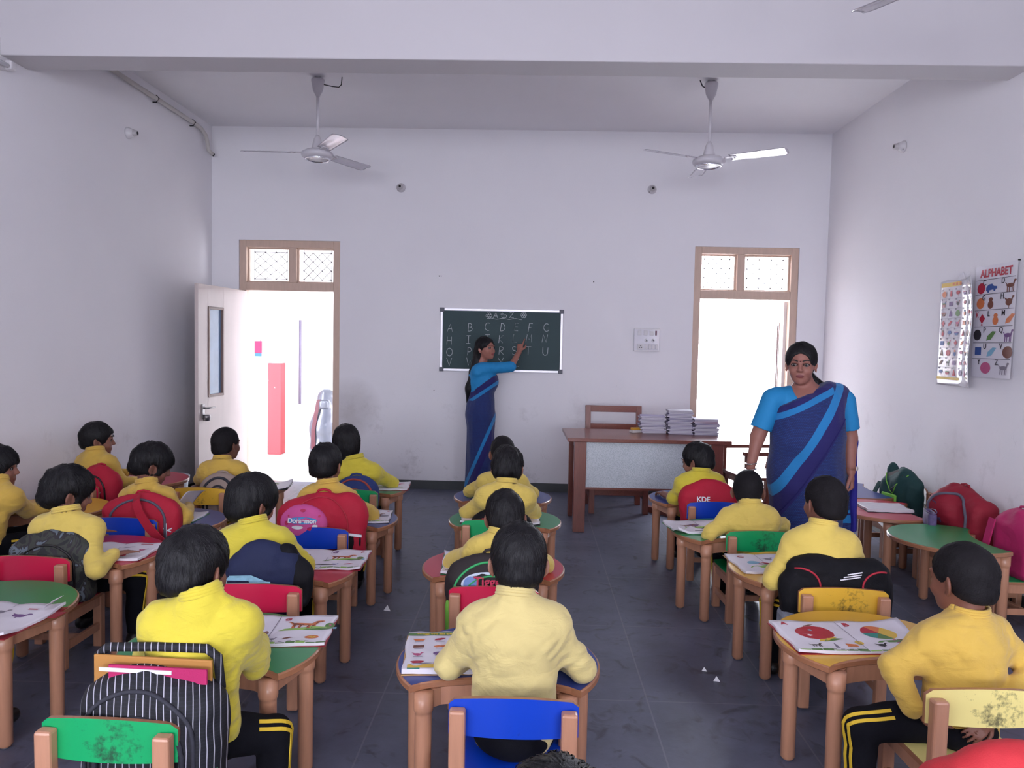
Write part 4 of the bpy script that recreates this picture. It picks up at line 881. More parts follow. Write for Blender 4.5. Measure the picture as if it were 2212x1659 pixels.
def add_hand(s, wr, d, n, side, k=1., curl=.25, spread=.12, point=False, fist=False):
    """d = direction of the fingers, n = back of the hand, side = +1 when the thumb is on the +lateral side"""
    wr = np.asarray(wr, float); d = np.asarray(d, float); d /= np.linalg.norm(d); n = np.asarray(n, float); n -= d*(n@d); n /= np.linalg.norm(n); l = np.cross(d, n)
    L = lambda a, b, c: wr+(d*a+l*b+n*c)*k
    R = lambda v: v*k
    s.rc(wr-d*.03*k, L(.03, 0, 0), R(.021), R(.022), k=.012*k, sc_=(1.25, 1, .72), M=np.stack([l, d, n], 1))
    offs = (.026, .009, -.009, -.026)
    for o_ in offs: s.rc(L(.022, o_*.7, 0), L(.082, o_, 0), R(.0115), R(.0105), k=.010*k)
    ln = ((.036, .024, .020), (.041, .027, .021), (.038, .026, .02), (.030, .020, .018))
    for i, o_ in enumerate(offs):
        p = L(.085, o_, 0); a = 0.; c = 1.25 if fist else curl*(.8+.25*i)
        if point: c = .06 if i == 0 else 1.3
        dd = d+l*o_/.026*spread*(0 if fist else 1); dd /= np.linalg.norm(dd)
        for j, q in enumerate(ln[i]):
            a += c*(.9 if j else .8); v = dd*math.cos(a)-n*math.sin(a); p2 = p+v*q*k*side_len
            s.rc(p, p2, R(.0095-.0012*j), R(.009-.0014*j), k=.0025*k); p = p2
    t0 = L(.022, side*.024, -.004); t1 = t0+(d*.022+l*side*.026-n*.008)*k; t2 = t1+(d*.030+l*side*.008-n*.008)*k; t3 = t2+(d*.024-l*side*.002-n*.006)*k
    s.rc(t0, t1, R(.0135), R(.011), k=.008*k); s.rc(t1, t2, R(.011), R(.0095), k=.002*k); s.rc(t2, t3, R(.0095), R(.0075), k=.002*k)
side_len = 1.
def hair_short(c, M, k, style, seed):
    g = lambda *p: np.asarray(c)+M @ (np.array(p)*k); r = lambda *p: np.array(p)*k
    s = SDF(); vol = {'crop': .008, 'short': .015, 'full': .022, 'bowl': .023, 'long': .024}[style]
    s.ell(g(0, -.012, .026), r(.071+vol*.72, .088+vol, .08+vol*1.05), M=M)
    nape = {'crop': .0, 'short': .0, 'full': .006, 'bowl': .012, 'long': .03}[style]
    s.ell(g(0, -.046, -.03), r(.058+vol*.6, .045+vol, .05+nape), k=.02*k, M=M)
    if style in ('full', 'bowl'):
        for sx in (-1, 1): s.ell(g(sx*.05, .012, -.004), r(.03, .045, .045), k=.02*k, M=M)
    if style == 'long':
        s.rc(g(0, -.06, -.03), g(0, -.07, -.105), .05*k, .034*k, k=.03*k, sc_=(1.25, .8, 1), M=M)
        for sx in (-1, 1): s.ell(g(sx*.055, .0, -.03), r(.026, .04, .055), k=.02*k, M=M)
    # forehead, face and ears stay free
    fr_ = {'crop': (.118, -.03, .088, .088), 'short': (.118, -.034, .085, .09), 'full': (.12, -.05, .08, .088), 'bowl': (.122, -.06, .078, .086), 'long': (.122, -.05, .082, .09)}[style]
    s.ell(g(0, fr_[0], fr_[1]), r(.098, fr_[2], fr_[3]), op='s', k=.008*k, M=M)
    if style != 'long':
        for sx in (-1, 1): s.ell(g(sx*.094, .004, -.022), r(.034, .029, .036 if style != 'bowl' else .026), op='s', k=.006*k, M=M)
    zc = {'crop': -.06, 'short': -.062, 'full': -.078, 'bowl': -.082, 'long': -.15}[style]
    s.plane(M @ np.array((0, .28, -1)), float((M @ np.array((0, .28, -1))/np.linalg.norm((0, .28, 1))) @ g(0, -.07, zc)), .006)
    amp = {'crop': .003, 'short': .007, 'full': .011, 'bowl': .006, 'long': .008}[style]
    s.noise(amp, np.array((52, 52, 17))/k, seed*3.1); s.noise(amp*.5, np.array((130, 130, 40))/k, seed); s.noise(amp*.7, np.array((22, 22, 22)), seed*1.7)
    return s
def strands(hs, c, M, k, style, seed, parent, n=None, knot=None):
    """fine locks lying on the hair, fanning out from the crown"""
    rn = np.random.default_rng(seed); n = n or {'crop': 380, 'short': 520, 'full': 560, 'bowl': 520, 'long': 520}[style]
    cr = M @ np.array((.012, -.055, .105))*k; c = np.asarray(c)
    d = rn.normal(size=(n*3, 3)); d /= np.linalg.norm(d, axis=1)[:, None]; l = d @ M
    keep = (l[:, 2] > -.35) & ~((l[:, 1] > .35) & (l[:, 2] < .25)) & ~((np.abs(l[:, 0]) > .75) & (l[:, 2] < -.05) & (l[:, 1] > -.2)); d = d[keep][:n]
    pr = lambda dd, out: outw(hs, c, dd, out)
    seg = 4; ln = {'crop': .022, 'short': .04, 'full': .055, 'bowl': .07, 'long': .07}[style]*k; w0 = {'crop': .0011, 'short': .0018, 'full': .0024, 'bowl': .002, 'long': .0022}[style]
    P = []; dd = d.copy(); jit = rn.normal(size=d.shape)*.25; amp = {'crop': .0012, 'short': .003, 'full': .0055, 'bowl': .002, 'long': .003}[style]
    lf = rn.random(len(d))
    for i in range(seg+1):
        p, ok = pr(dd, amp*(.25+lf*(i/seg)**1.6)); P.append(p)
        if i == 0: good = ok
        t = (p-c)-cr if knot is None else np.asarray(knot)-p; t = t+jit*.03; nn = dd; t = t-nn*(t*nn).sum(1)[:, None]; t /= np.linalg.norm(t, axis=1)[:, None]+1e-6
        q = p+t*ln/seg-c; dd = q/np.linalg.norm(q, axis=1)[:, None]
        good = good & ok
    mb = MB()
    for j in np.nonzero(good)[0]:
        vs = []
        for i in range(seg+1):
            a = P[min(i+1, seg)][j]-P[max(0, i-1)][j]; nn = P[i][j]-c; sd = np.cross(a, nn); sd /= np.linalg.norm(sd)+1e-9; w_ = w0*(1-.85*i/seg); nn = nn/np.linalg.norm(nn)
            vs += [P[i][j]-sd*w_, P[i][j]+nn*w_*.8, P[i][j]+sd*w_]
        mb.add(vs, [f for i in range(seg) for f in ((3*i, 3*i+1, 3*i+4, 3*i+3), (3*i+1, 3*i+2, 3*i+5, 3*i+4))], 0, True)
    me = bpy.data.meshes.new('strands'); me.from_pydata(mb.v, [], mb.f); me.polygons.foreach_set('use_smooth', mb.sm); me.update()
    o = link('strands', me, HAIRB if style == 'crop' else HAIR, parent); o['kind'] = 'stuff'
def outw(s, c, d, out):
    t = np.full(len(d), .19, np.float32)
    for _ in range(24):
        v = s.ev(c+d*t[:, None]); t = t-np.clip(v*.8, -.01, .05); 
    v = s.ev(c+d*t[:, None]); return c+d*(t+out)[:, None], (np.abs(v) < .003) & (t > .04)
def limb_stripe(s, pts, offs, out, wd=.011):
    """yellow tape down the outside of a trouser leg, hugging the cloth"""
    mb = MB()
    for o_ in offs:
        P = []
        for i in range(len(pts)-1):
            a, b = np.array(pts[i], float), np.array(pts[i+1], float); d = (b-a)/np.linalg.norm(b-a); up = np.cross(out, d); up /= np.linalg.norm(up)
            for t in np.linspace(.04, .97, 7): P.append(s.proj(a+(b-a)*t+up*o_, out, .14)+np.array(out)*.0015)
        mb.ribbon(P, lambda i, d: Vector(np.cross(out, np.array(d))), wd, .0012)
    return mb
def child(label, base, neck, head, hyaw=0., hpitch=0., hroll=0., tyaw=0., style='short', shirt='gold', tone=(136, 92, 75), hk=1.06, eL=None, wL=None, eR=None, wR=None,
          kL=None, kR=None, res=.0065, face=False, hands='LR', hn=None, curl=.35, seed=1, shw=.118, hdL=None, hdR=None, cap=None, short_sleeve=False):
    B = np.array((base[0], base[1], 0.)); t = math.radians(tyaw); Lx = np.array((math.cos(t), math.sin(t), 0)); F = np.array((-math.sin(t), math.cos(t), 0)); Z = np.array((0, 0, 1.))
    g = lambda a, b, c: Lx*a+F*b+Z*c
    N_ = np.array(neck)-B; H = np.array(head)-B; H[2] -= .116*hk; hip = g(0, -.01, .355)
    up = (N_-hip); up_n = up/np.linalg.norm(up)
    sh = {s_: N_+Lx*s_*shw-Z*.100+F*.012 for s_ in (-1, 1)}
    el = {-1: g(-.215, .15, .487) if eL is None else np.array(eL)-B, 1: g(.215, .15, .487) if eR is None else np.array(eR)-B}
    wr = {-1: g(-.075, .30, .486) if wL is None else np.array(wL)-B, 1: g(.075, .30, .486) if wR is None else np.array(wR)-B}
    kn = {-1: g(-.095, .30, .325) if kL is None else np.array(kL)-B, 1: g(.095, .30, .325) if kR is None else np.array(kR)-B}
    an = {}
    for s_ in (-1, 1): an[s_] = np.array((kn[s_][0], kn[s_][1]-.02, .07))
    hp = {s_: g(s_*.062, .02, .335) for s_ in (-1, 1)}
    M = headframe(hyaw, hpitch, hroll); Mt = np.stack([Lx, F, Z], 1)
    # body: one continuous skin
    b = SDF()
    hg = add_head(b, H, M, hk)
    b.rc(N_-up_n*.05, hg(0, -.022, -.035), .041*hk, .043*hk, k=.012)
    ch_ = hip+up*.66-F*.005
    b.rc(hip, ch_, .072, .078, sc_=(1.3, 1, 1), M=Mt, k=.03).rc(ch_, N_-up_n*.055, .076, .05, sc_=(1.3, 1, 1), M=Mt, k=.03).rc(sh[-1], sh[1], .032, .032, k=.03)
    for s_ in (-1, 1):
        b.rc(sh[s_], el[s_], .034, .029, k=.02).rc(el[s_], wr[s_], .03, .0215, k=.01)
        hd = (wr[s_]-el[s_]) if (hdL if s_ < 0 else hdR) is None else np.array(hdL if s_ < 0 else hdR)
        if ('L' if s_ < 0 else 'R') in hands:
            d0 = hd.copy(); d0 = d0/np.linalg.norm(d0); d0[2] = max(-.12, min(d0[2], .2)) if hn is None else d0[2]
            add_hand(b, wr[s_]+d0*.012, d0, (0, 0, 1) if hn is None else hn, -1 if s_ > 0 else 1, .66, curl)
        else: b.ell(wr[s_]+(wr[s_]-el[s_])*.1, (.025, .025, .02), k=.01)
        b.rc(hp[s_], kn[s_], .05, .037, k=.03).rc(kn[s_], an[s_], .036, .026, k=.01).rc(an[s_], an[s_]+F*.07-Z*.035, .022, .02, k=.01)
    me = b.mesh('person', .0048 if res < .0068 else .006); mc = hg(0, .087, -.0555)
    me.materials.append(skin_lips(tone, LIP, mc, M, hk) if face else skin(tone))
    root = link('person', me, None, loc=tuple(B)); tag(root, label, 'person')
    # shirt
    ax0 = up_n
    s = SDF()
    s.rc(hip-Z*.03, ch_, .093, .097, sc_=(1.34, 1, 1), M=Mt, k=.03).rc(ch_, N_-up_n*.06-F*.004, .094, .058, sc_=(1.4, 1, 1), M=Mt, k=.04).rc(sh[-1]*.9+sh[1]*.1, sh[1]*.9+sh[-1]*.1, .05, .05, k=.05)
    for s_ in (-1, 1): s.rc(N_-ax0*.045, sh[s_]+Z*.012, .043, .042, k=.05)
    for s_ in (-1, 1):
        w2 = wr[s_] if not short_sleeve else el[s_]+(wr[s_]-el[s_])*.12
        s.rc(sh[s_]*.86+(N_-Z*.09)*.14, el[s_], .05, .046, k=.05); s.rc(el[s_], w2, .0445, .034 if not short_sleeve else .042, k=.008)
        if not short_sleeve: s.rc(wr[s_]-(wr[s_]-el[s_])*.09, wr[s_], .0335, .031, k=.003)
    ax = (hg(0, -.02, -.07)-N_); ax = Z*.8+up_n*.6+ax/np.linalg.norm(ax)*.45; ax /= np.linalg.norm(ax)
    s.rc(N_-ax*.02, N_+ax*.004, .058*hk, .052*hk, k=.016); s.rc(N_+ax*.016, N_+ax*.12, .0445*hk, .05*hk, op='s', k=.004)
    s.plane(-Z, -.285, .01); s.plane(ax, float(ax@(N_+ax*.022)), .006)
    s.noise(.010, (11, 11, 15), seed*1.3); s.crease(.017, (8, 8, 15), seed*2.1, rotx(.5) @ roty(.5)); s.crease(.013, (15, 15, 30), seed*3.3, roty(-.6)); s.noise(.003, (60, 60, 60), seed)
    put_me = s.mesh('sweatshirt', res); sw = link('sweatshirt', put_me, SHIRT[shirt], root)
    # ribbed collar band
    q = MB(); u = np.cross(ax, F); u /= np.linalg.norm(u); v = np.cross(ax, u)
    for o_ in (-.005, .004, .012):
        q.tube([N_+ax*o_+(u*math.cos(a)+v*math.sin(a))*(.0535*hk-.14*o_) for a in np.linspace(0, 2*math.pi, 33)], .0056, 8)
    put('collar', q, SHIRT[shirt], sw)
    # trousers with yellow side tape
    p = SDF(); p.ell(hip-Z*.03, (.125, .1, .072), k=.02, M=Mt)
    for s_ in (-1, 1): p.rc(hp[s_], kn[s_], .068, .054, k=.025).rc(kn[s_], an[s_], .053, .043, k=.015)
    p.plane(-Z, -.04, .004); p.noise(.008, (16, 16, 16), seed); p.crease(.012, (14, 14, 14), seed*2)
    tr = link('trousers', p.mesh('trousers', .008), NAVY, root)
    for s_ in (-1, 1):
        o = np.cross(kn[s_]-hp[s_], Z)*1.; o = Lx*s_*.85+Z*.25 if abs(o[2]) < 9 else o; o /= np.linalg.norm(o)
        try: put('side_tape', limb_stripe(p, [hp[s_]*.85+kn[s_]*.15, kn[s_], an[s_]+Z*.02], (-.011, .012), o), STRIPE, tr)
        except Exception: pass
        shs = SDF(); a = an[s_]; shs.rc((a[0], a[1]-.02, .034), tuple(a+F*.1+Z*(.026-a[2])), .034, .028, k=.01).rc(a-Z*.02, a+F*.02-Z*.02, .034, .03, k=.015); shs.plane(-Z, -.006, .003)
        so = link('shoe', shs.mesh('shoe', .006), SHOE, root)
    # hair
    hs = hair_short(H, M, hk, style, seed)
    if cap: cap(hs, hg, M)
    ho = link('hair', hs.mesh('hair', .0042 if res < .0068 else .005, 1), HAIRB if style == 'crop' else HAIR, root)
    strands(hs, H, M, hk, style, seed, ho)
    if face: face_parts(root, hg, M, hk)
    return root, hg
KIDS = []
def K(*a, **k): r = child(*a, **k); KIDS.append(r); return r
# middle column, nearest first
K('boy in pale yellow sweatshirt seen squarely from behind, bottom centre, elbows on the blue table', (-.03, 2.26), (-.035, 2.29, .742), (-.028, 2.35, .942), 2, 8, style='short', shirt='cream', eL=(-.235, 2.33, .49), eR=(.18, 2.335, .49), wL=(-.12, 2.50, .488), wR=(.07, 2.50, .488), res=.005, seed=2, tone=(150, 104, 87))
K('child in the middle column bending forward beside the letter C book', (-0.135, 3.33), (-.115, 3.29, .675), (-.105, 3.37, .843), 8, 22, style='short', shirt='straw', seed=3)
K('child in the middle column with tousled hair hunched over the green table', (-0.16, 4.46), (-.13, 4.36, .708), (-.13, 4.45, .888), -3, 20, style='full', shirt='straw', eL=(-.37, 4.50, .49), eR=(.03, 4.53, .49), wL=(-.22, 4.58, .487), wR=(-.06, 4.6, .487), seed=4)
K('farthest child in the middle column, mostly hidden behind the tousled head', (-.19, 5.0), (-.18, 5.03, .665), (-.187, 5.12, .879), 12, 6, style='crop', shirt='straw', seed=5)
# column left of the middle
K('boy in bright lemon sweatshirt at bottom left with a hand on the goat book', (-0.955, 2.14), (-.915, 2.085, .785), (-.958, 2.15, .953), -16, 12, style='short', shirt='lemon', eR=(-.825, 2.27, .50), wR=(-.90, 2.50, .482), eL=(-1.20, 2.35, .49), wL=(-1.10, 2.52, .485), kR=(-.76, 2.25, .30), kL=(-1.05, 2.38, .32), tyaw=4, res=.005, seed=6, tone=(122, 78, 63), curl=.2, hdR=(-.25, .9, -.05))
K('child with smooth bowl-cut hair and lemon sweatshirt behind the red chair', (-1.16, 3.26), (-1.185, 3.22, .715), (-1.215, 3.3, .897), -36, 14, style='bowl', shirt='lemon', eR=(-.99, 3.34, .49), wR=(-1.03, 3.47, .483), seed=7, short_sleeve=True, tone=(130, 84, 69))
K('child in front of the red double backpack, both ears visible from behind', (-1.125, 4.24), (-1.12, 4.18, .71), (-1.148, 4.25, .917), -10, 6, style='short', shirt='gold', seed=8)
K('long-haired child in yellow at the end of the row beside the left doorway', (-1.185, 5.23), (-1.195, 5.16, .70), (-1.275, 5.25, .903), 10, 5, hroll=-4, style='long', shirt='lemon', seed=9)
# third column from the middle
K('boy beside the camouflage backpack reading with a hand flat on the page', (-2.17, 3.51), (-2.15, 3.46, .685), (-2.195, 3.55, .866), -48, 16, style='full', shirt='straw', eR=(-1.935, 3.33, .445), wR=(-1.92, 3.44, .487), kR=(-1.90, 3.62, .32), seed=10, face=True, curl=.12, hdR=(.5, .8, -.03), tone=(132, 88, 73))
K('boy behind the red strap bag looking down at the page he lifts', (-2.19, 4.30), (-2.175, 4.25, .672), (-2.19, 4.35, .873), -58, 22, style='full', shirt='gold', eR=(-1.93, 4.2, .487), wR=(-2.0, 4.39, .50), seed=11, face=True, tyaw=-8, tone=(128, 84, 71))
K('upright child silhouetted against the bright left doorway', (-2.13, 5.19), (-2.105, 5.14, .675), (-2.118, 5.24, .88), -24, 0, style='crop', shirt='gold', seed=12, tone=(110, 72, 61))
# along the left wall
K('boy with a gold earring in profile at the back by the left wall', (-3, 5.21), (-3.01, 5.18, .705), (-3.03, 5.25, .888), -62, 4, style='short', shirt='gold', eR=(-2.79, 5.12, .492), wR=(-2.73, 5.25, .486), tyaw=-18, seed=13, face=True, tone=(134, 88, 73))
K('profile boy cut by the left picture edge', (-2.97, 4.04), (-2.935, 4.1, .695), (-2.968, 4.15, .869), -72, 2, style='full', shirt='gold', eR=(-2.865, 4.25, .49), wR=(-2.80, 4.40, .486), tyaw=-25, seed=14, face=True, tone=(138, 90, 75))
# right of the aisle
K('boy nearest the teacher desk looking down to his left, right of the aisle', (1.187, 5.14), (1.128, 5.02, .69), (1.118, 5.1, .863), 52, 14, style='short', shirt='lemon', eL=(.97, 5.10, .485), wL=(.93, 5.28, .478), eR=(1.36, 5.12, .487), seed=15, face=True, short_sleeve=True, tyaw=8, tone=(134, 90, 73), curl=.4)
K('child behind the scuffed green chair right of the aisle', (1.247, 4.24), (1.223, 4.22, .645), (1.232, 4.3, .818), -14, 10, style='crop', shirt='straw', eL=(1.0, 4.18, .48), wL=(1.08, 4.36, .484), seed=16, tone=(122, 80, 67))
K('boy behind the black and red bag in front of the walking teacher', (1.3, 3.36), (1.285, 3.33, .742), (1.315, 3.4, .945), 16, 4, style='crop', shirt='straw', eL=(1.075, 3.33, .487), wL=(1.13, 3.50, .486), eR=(1.50, 3.36, .487), kL=(1.14, 3.52, .325), seed=17, tone=(128, 84, 71))
K('boy at the right picture edge with folded arms beside the apple and ball book', (1.37, 2.40), (1.415, 2.44, .68), (1.40, 2.46, .895), 26, 6, style='crop', shirt='gold', eL=(1.165, 2.40, .50), wL=(1.20, 2.34, .40), eR=(1.62, 2.42, .50), wR=(1.42, 2.30, .40), kL=(1.08, 2.42, .30), kR=(1.44, 2.62, .32), tyaw=16, res=.005, seed=18, tone=(120, 76, 61), hdL=(.8, -.5, -.1), hn=(-.3, -.9, .2))
K('child below the bottom picture edge with only the crown of the hair showing', (.05, 1.0), (.045, 1.0, .76), (.05, 1.06, .905), 0, 5, style='short', shirt='gold', seed=19, res=.008)
K('child beyond the left picture edge at the cut green table', (-2.10, 2.47), (-2.10, 2.48, .72), (-2.10, 2.55, .92), 0, 12, style='short', shirt='gold', eR=(-1.96, 2.50, .487), wR=(-2.03, 2.68, .487), kR=(-1.98, 2.75, .32), seed=20, res=.008)
r_, hg_ = KIDS[11]
put('earring', MB().tube([hg_(.074, -.002+.005*math.cos(a), -.047+.005*math.sin(a)) for a in np.linspace(0, 6.28, 13)], .0012, 6), mat('gold', (220, 170, 60), .25, metal=1.), r_)

# ---- teachers in blue saris
BLOUSE = mat('blouse_blue', (24, 128, 186), .75, noise=.06, nscale=40, bump=.15, bscale=400)
def sari(name, bands, pscale=1.):
    """printed navy cloth; bands = list of (normal, offset, [(width, colour)...], front_only) laid out on the cloth"""
    m = mat(name, (26, 44, 108), .8, sheen=.15); N, L, b = nodes(m); tc = N.new('ShaderNodeTexCoord'); P = tc.outputs['Object']
    br = N.new('ShaderNodeTexBrick'); br.inputs['Scale'].default_value = 50*pscale; br.inputs['Brick Width'].default_value = .55; br.inputs['Row Height'].default_value = .42; br.inputs['Mortar Size'].default_value = .09; br.inputs['Mortar Smooth'].default_value = .4
    br.inputs['Color1'].default_value = (*lin((24, 58, 122)), 1); br.inputs['Color2'].default_value = (*lin((24, 46, 106)), 1); br.inputs['Mortar'].default_value = (*lin((20, 28, 84)), 1)
    nz = N.new('ShaderNodeTexNoise'); nz.inputs['Scale'].default_value = 2.4; L.new(P, nz.inputs[0])
    sp0 = N.new('ShaderNodeSeparateXYZ'); L.new(P, sp0.inputs[0]); cb_ = N.new('ShaderNodeCombineXYZ'); L.new(mth(N, L, 'MULTIPLY', mth(N, L, 'ARCTAN2', sp0.outputs[0], mth(N, L, 'MULTIPLY', sp0.outputs[1], -1)), .2), cb_.inputs[0])
    L.new(mth(N, L, 'ADD', sp0.outputs[2], mth(N, L, 'MULTIPLY', nz.outputs[0], .12)), cb_.inputs[1]); L.new(cb_.outputs[0], br.inputs[0])
    col = br.outputs[0]
    for nrm, off, ws, lim in bands:
        d = N.new('ShaderNodeVectorMath'); d.operation = 'DOT_PRODUCT'; L.new(P, d.inputs[0]); d.inputs[1].default_value = Vector(nrm).normalized(); v = mth(N, L, 'SUBTRACT', d.outputs['Value'], off); a = 0
        for w_, c in ws:
            f = mth(N, L, 'MULTIPLY', mth(N, L, 'GREATER_THAN', v, a), mth(N, L, 'LESS_THAN', v, a+w_)); a += w_
            for ax_, lo, hi in lim:
                f = mth(N, L, 'MULTIPLY', f, mth(N, L, 'MULTIPLY', mth(N, L, 'GREATER_THAN', sp0.outputs[ax_], lo), mth(N, L, 'LESS_THAN', sp0.outputs[ax_], hi)))
            col = mixcol(N, L, col, lin(c), f)
    L.new(col, b.inputs['Base Color'])
    bn = N.new('ShaderNodeBump'); bn.inputs['Strength'].default_value = .4; bn.inputs['Distance'].default_value = .002; L.new(br.outputs[1], bn.inputs['Height']); bn.invert = True; L.new(bn.outputs[0], b.inputs['Normal'])
    return m
LB, NP = (26, 122, 184), (26, 20, 92)
def woman(label, base, parts):
    pass
# the teacher walking between the tables
def teacher_walking():
    B = (1.70, 4.72, 0); M = headframe(158, 6, 0); hc = np.array((-.06, -.02, 1.410)); hk = 1.13; b = SDF()
    hg = add_head(b, hc, M, hk, .78, .006); b.rc((.0, .02, 1.22), hg(0, -.025, -.04), .058, .052, k=.03)
    b.rc((-.165, .02, 1.205), (.175, .02, 1.205), .052, .052, k=.05).rc((0, .02, 1.15), (0, .02, .8), .13, .13, sc_=(1.3, .9, 1), k=.05).rc((0, .02, .8), (0, .02, .6), .14, .12, sc_=(1.3, 1, 1), k=.05)
    b.ell((0, -.005, 1.17), (.13, .085, .07), k=.04)
    A_ = {-1: ((-.215, .01, 1.19), (-.30, .0, .955), (-.345, -.03, .775)), 1: ((.22, .01, 1.19), (.265, .01, .96), (.25, -.06, .765))}
    for s_, (a, e, w_) in A_.items(): b.rc(a, e, .056, .046, k=.03).rc(e, w_, .044, .027, k=.012)
    add_hand(b, np.array(A_[-1][2])+A(.003, -.004, -.02), (.04, -.05, -1), (-1, -.2, 0), -1, .95, .3)
    add_hand(b, np.array(A_[1][2])+A(.003, -.005, -.015), (.05, -.1, -1), (.9, -.5, 0), 1, .98, .3, fist=True)
    for s_ in (-1, 1): b.rc((s_*.09, .0, .6), (s_*.09, .0+.08*s_, .08), .09, .045, k=.03).rc((s_*.09, .08*s_, .06), (s_*.09, -.12+.08*s_, .03), .035, .026, k=.02)
    me = b.mesh('person', .0045); me.materials.append(skin_lips((150, 99, 87), (112, 50, 54), hg(0, .087, -.0555), M, hk, .95)); root = link('person', me, None, loc=B); tag(root, 'woman teacher in a blue sari walking between the tables on the right', 'person')
    face_parts(root, hg, M, hk, True)
    # hair parted in the middle, tied at the nape
    h = SDF(); g = hg; r = lambda *p: np.array(p)*hk
    h.ell(g(0, -.014, .03), r(.081, .096, .088), M=M).ell(g(0, -.045, -.02), r(.066, .06, .06), k=.02, M=M)
    h.ell(g(0, .122, -.022), r(.077, .086, .108), op='s', k=.012, M=M)
    for sx in (-1, 1): h.ell(g(sx*.09, .012, -.03), r(.024, .026, .03), op='s', k=.01, M=M)
    h.rc(g(0, -.085, -.055), (.085, .06, 1.275), .042, .03, k=.02).ell((.105, .045, 1.262), (.052, .04, .034), k=.015)
    h.rc(g(0, .10, .085), g(0, -.03, .123), .003, .003, op='s', k=.004)
    h.plane(-A(0, 0, 1), -1.22, .01).noise(.005, (60, 60, 20)).noise(.006, (24, 24, 24), 5)
    ho = link('hair', h.mesh('hair', .005), HAIR, root); strands(h, hg(0, 0, 0), M, hk, 'short', 5, ho, 700, (.085, .06, 1.26))
    q = MB(); rnd = random.Random(4)
    for i in range(26):
        a0 = g(.075, -.02+rnd.uniform(-.03, .03), .02+rnd.uniform(-.05, .05)); a0 = np.array(a0); v = np.array((rnd.uniform(.015, .04), rnd.uniform(-.01, .02), rnd.uniform(-.02, .02)))
        q.tube([a0, a0+v*.5+A(0, 0, .006), a0+v], [.0014, .0011, .0006], 4)
    put('loose_strands', q, HAIR, root)
    # blouse
    s = SDF(); s.rc((-.17, .02, 1.205), (.18, .02, 1.205), .06, .06, k=.04).rc((0, .02, 1.14), (0, .02, 1.0), .14, .145, sc_=(1.34, .92, 1), k=.05)
    for s_, (a, e, w_) in A_.items():
        a, e = np.array(a), np.array(e); s.rc(a, a+(e-a)*.86, .067, .066, k=.03)
    for s_, (a, e, w_) in A_.items():
        a, e = np.array(a), np.array(e); d = (e-a)/np.linalg.norm(e-a); s.rc(a+(e-a)*1.02, e+(e-a)*.4, .085, .085, op='s', k=.004)
    s.ell((-.02, -.12, 1.285), (.105, .16, .11), op='s', k=.012).rc((0, .02, 1.23), (0, 0, 1.4), .075, .07, op='s', k=.012); s.noise(.003, (26, 26, 26))
    s.plane(-A(0, 0, 1), -.98, .004)
    link('blouse', s.mesh('blouse', .005), BLOUSE, root)
    # sari: body wrap, with printed border bands
    nd = Vector((.50, 0, -.30)).normalized(); nx = (nd.x, 0, nd.z)        # across the long diagonal border
    o1 = nd.dot(Vector((.13, 0, 1.26))); nn_ = Vector((.17, 0, -.325)).normalized(); o2 = nn_.dot(Vector((-.235, 0, 1.125)))
    S_ = sari('sari_print', [((nd.x, 0, nd.z), o1, [(.05, LB), (.085, NP)], ((1, -9, .03), (0, -.5, .22), (2, .3, 1.32))), ((.17, 0, -.325), o2, [(.03, NP), (.034, LB)], ((1, -9, .06), (0, -.5, .12), (2, 1.05, 1.4)))])
    s = SDF(); s.ell((0, .0, 1.09), (.212, .155, .17), k=.06).ell((0, -.015, .95), (.222, .172, .18), k=.06).ell((.01, .01, .76), (.235, .185, .22), k=.07)
    s.rc((.01, .0, .62), (.01, .0, .08), .182, .19, sc_=(1.2, .95, 1), k=.08)
    s.rc((.06, .0, 1.2), (.19, .03, 1.215), .075, .07, k=.04).rc((.11, .0, 1.2), (.10, -.03, 1.05), .10, .12, k=.05)
    s.plane((-.17, 0, .325), float(np.dot(np.array((-.17, 0, .325))/np.linalg.norm((.17, .325)), (-.235, 0, 1.125))), .006); s.plane(-A(0, 0, 1), -.02, .004)
    s.ell((.25, -.06, 1.08), (.075, .2, .12), op='s', k=.01)
    s.noise(.014, (9, 9, 5)).noise(.008, (26, 26, 12))
    sr = link('sari', s.mesh('sari', .007), S_, root)
    # raised hem that rides over the wrap along the border, as a real fold of cloth
    n3 = np.array((nd.x, 0, nd.z)); t3 = np.array((-.53, 0, -.85)); t3 /= np.linalg.norm(t3); P = []
    for t in np.linspace(0.0, .82, 34):
        p = np.array((.13, 0, 1.26))+t3*t+n3*.13; P.append(s.proj(p, (0, -1, 0), .4)+A(0, -.002, 0))
    put('border_edge', MB().tube(P, .0035, 6), mat('navy_edge', NP, .8), sr)
    # pallu hanging over the left shoulder, behind the arm
    m = sari('sari_pallu', [((0, 0, 1), z, [(.05, LB), (.012, NP), (.02, LB)], ()) for z in (.42, .62, .93)], 1.1)
    p = SDF(); p.rc((.215, .04, 1.19), (.27, .09, .95), .052, .055, sc_=(1, .7, 1), k=.03).rc((.27, .09, .95), (.285, .10, .40), .058, .066, sc_=(1, .6, 1), k=.03).rc((.2, .12, .95), (.2, .14, .4), .06, .07, sc_=(1, .6, 1), k=.04)
    p.plane(-A(0, 0, 1), -.36, .004).noise(.02, (26, 10, 3)).noise(.008, (60, 30, 8))
    pa = link('pallu', p.mesh('pallu', .0065), m, sr)
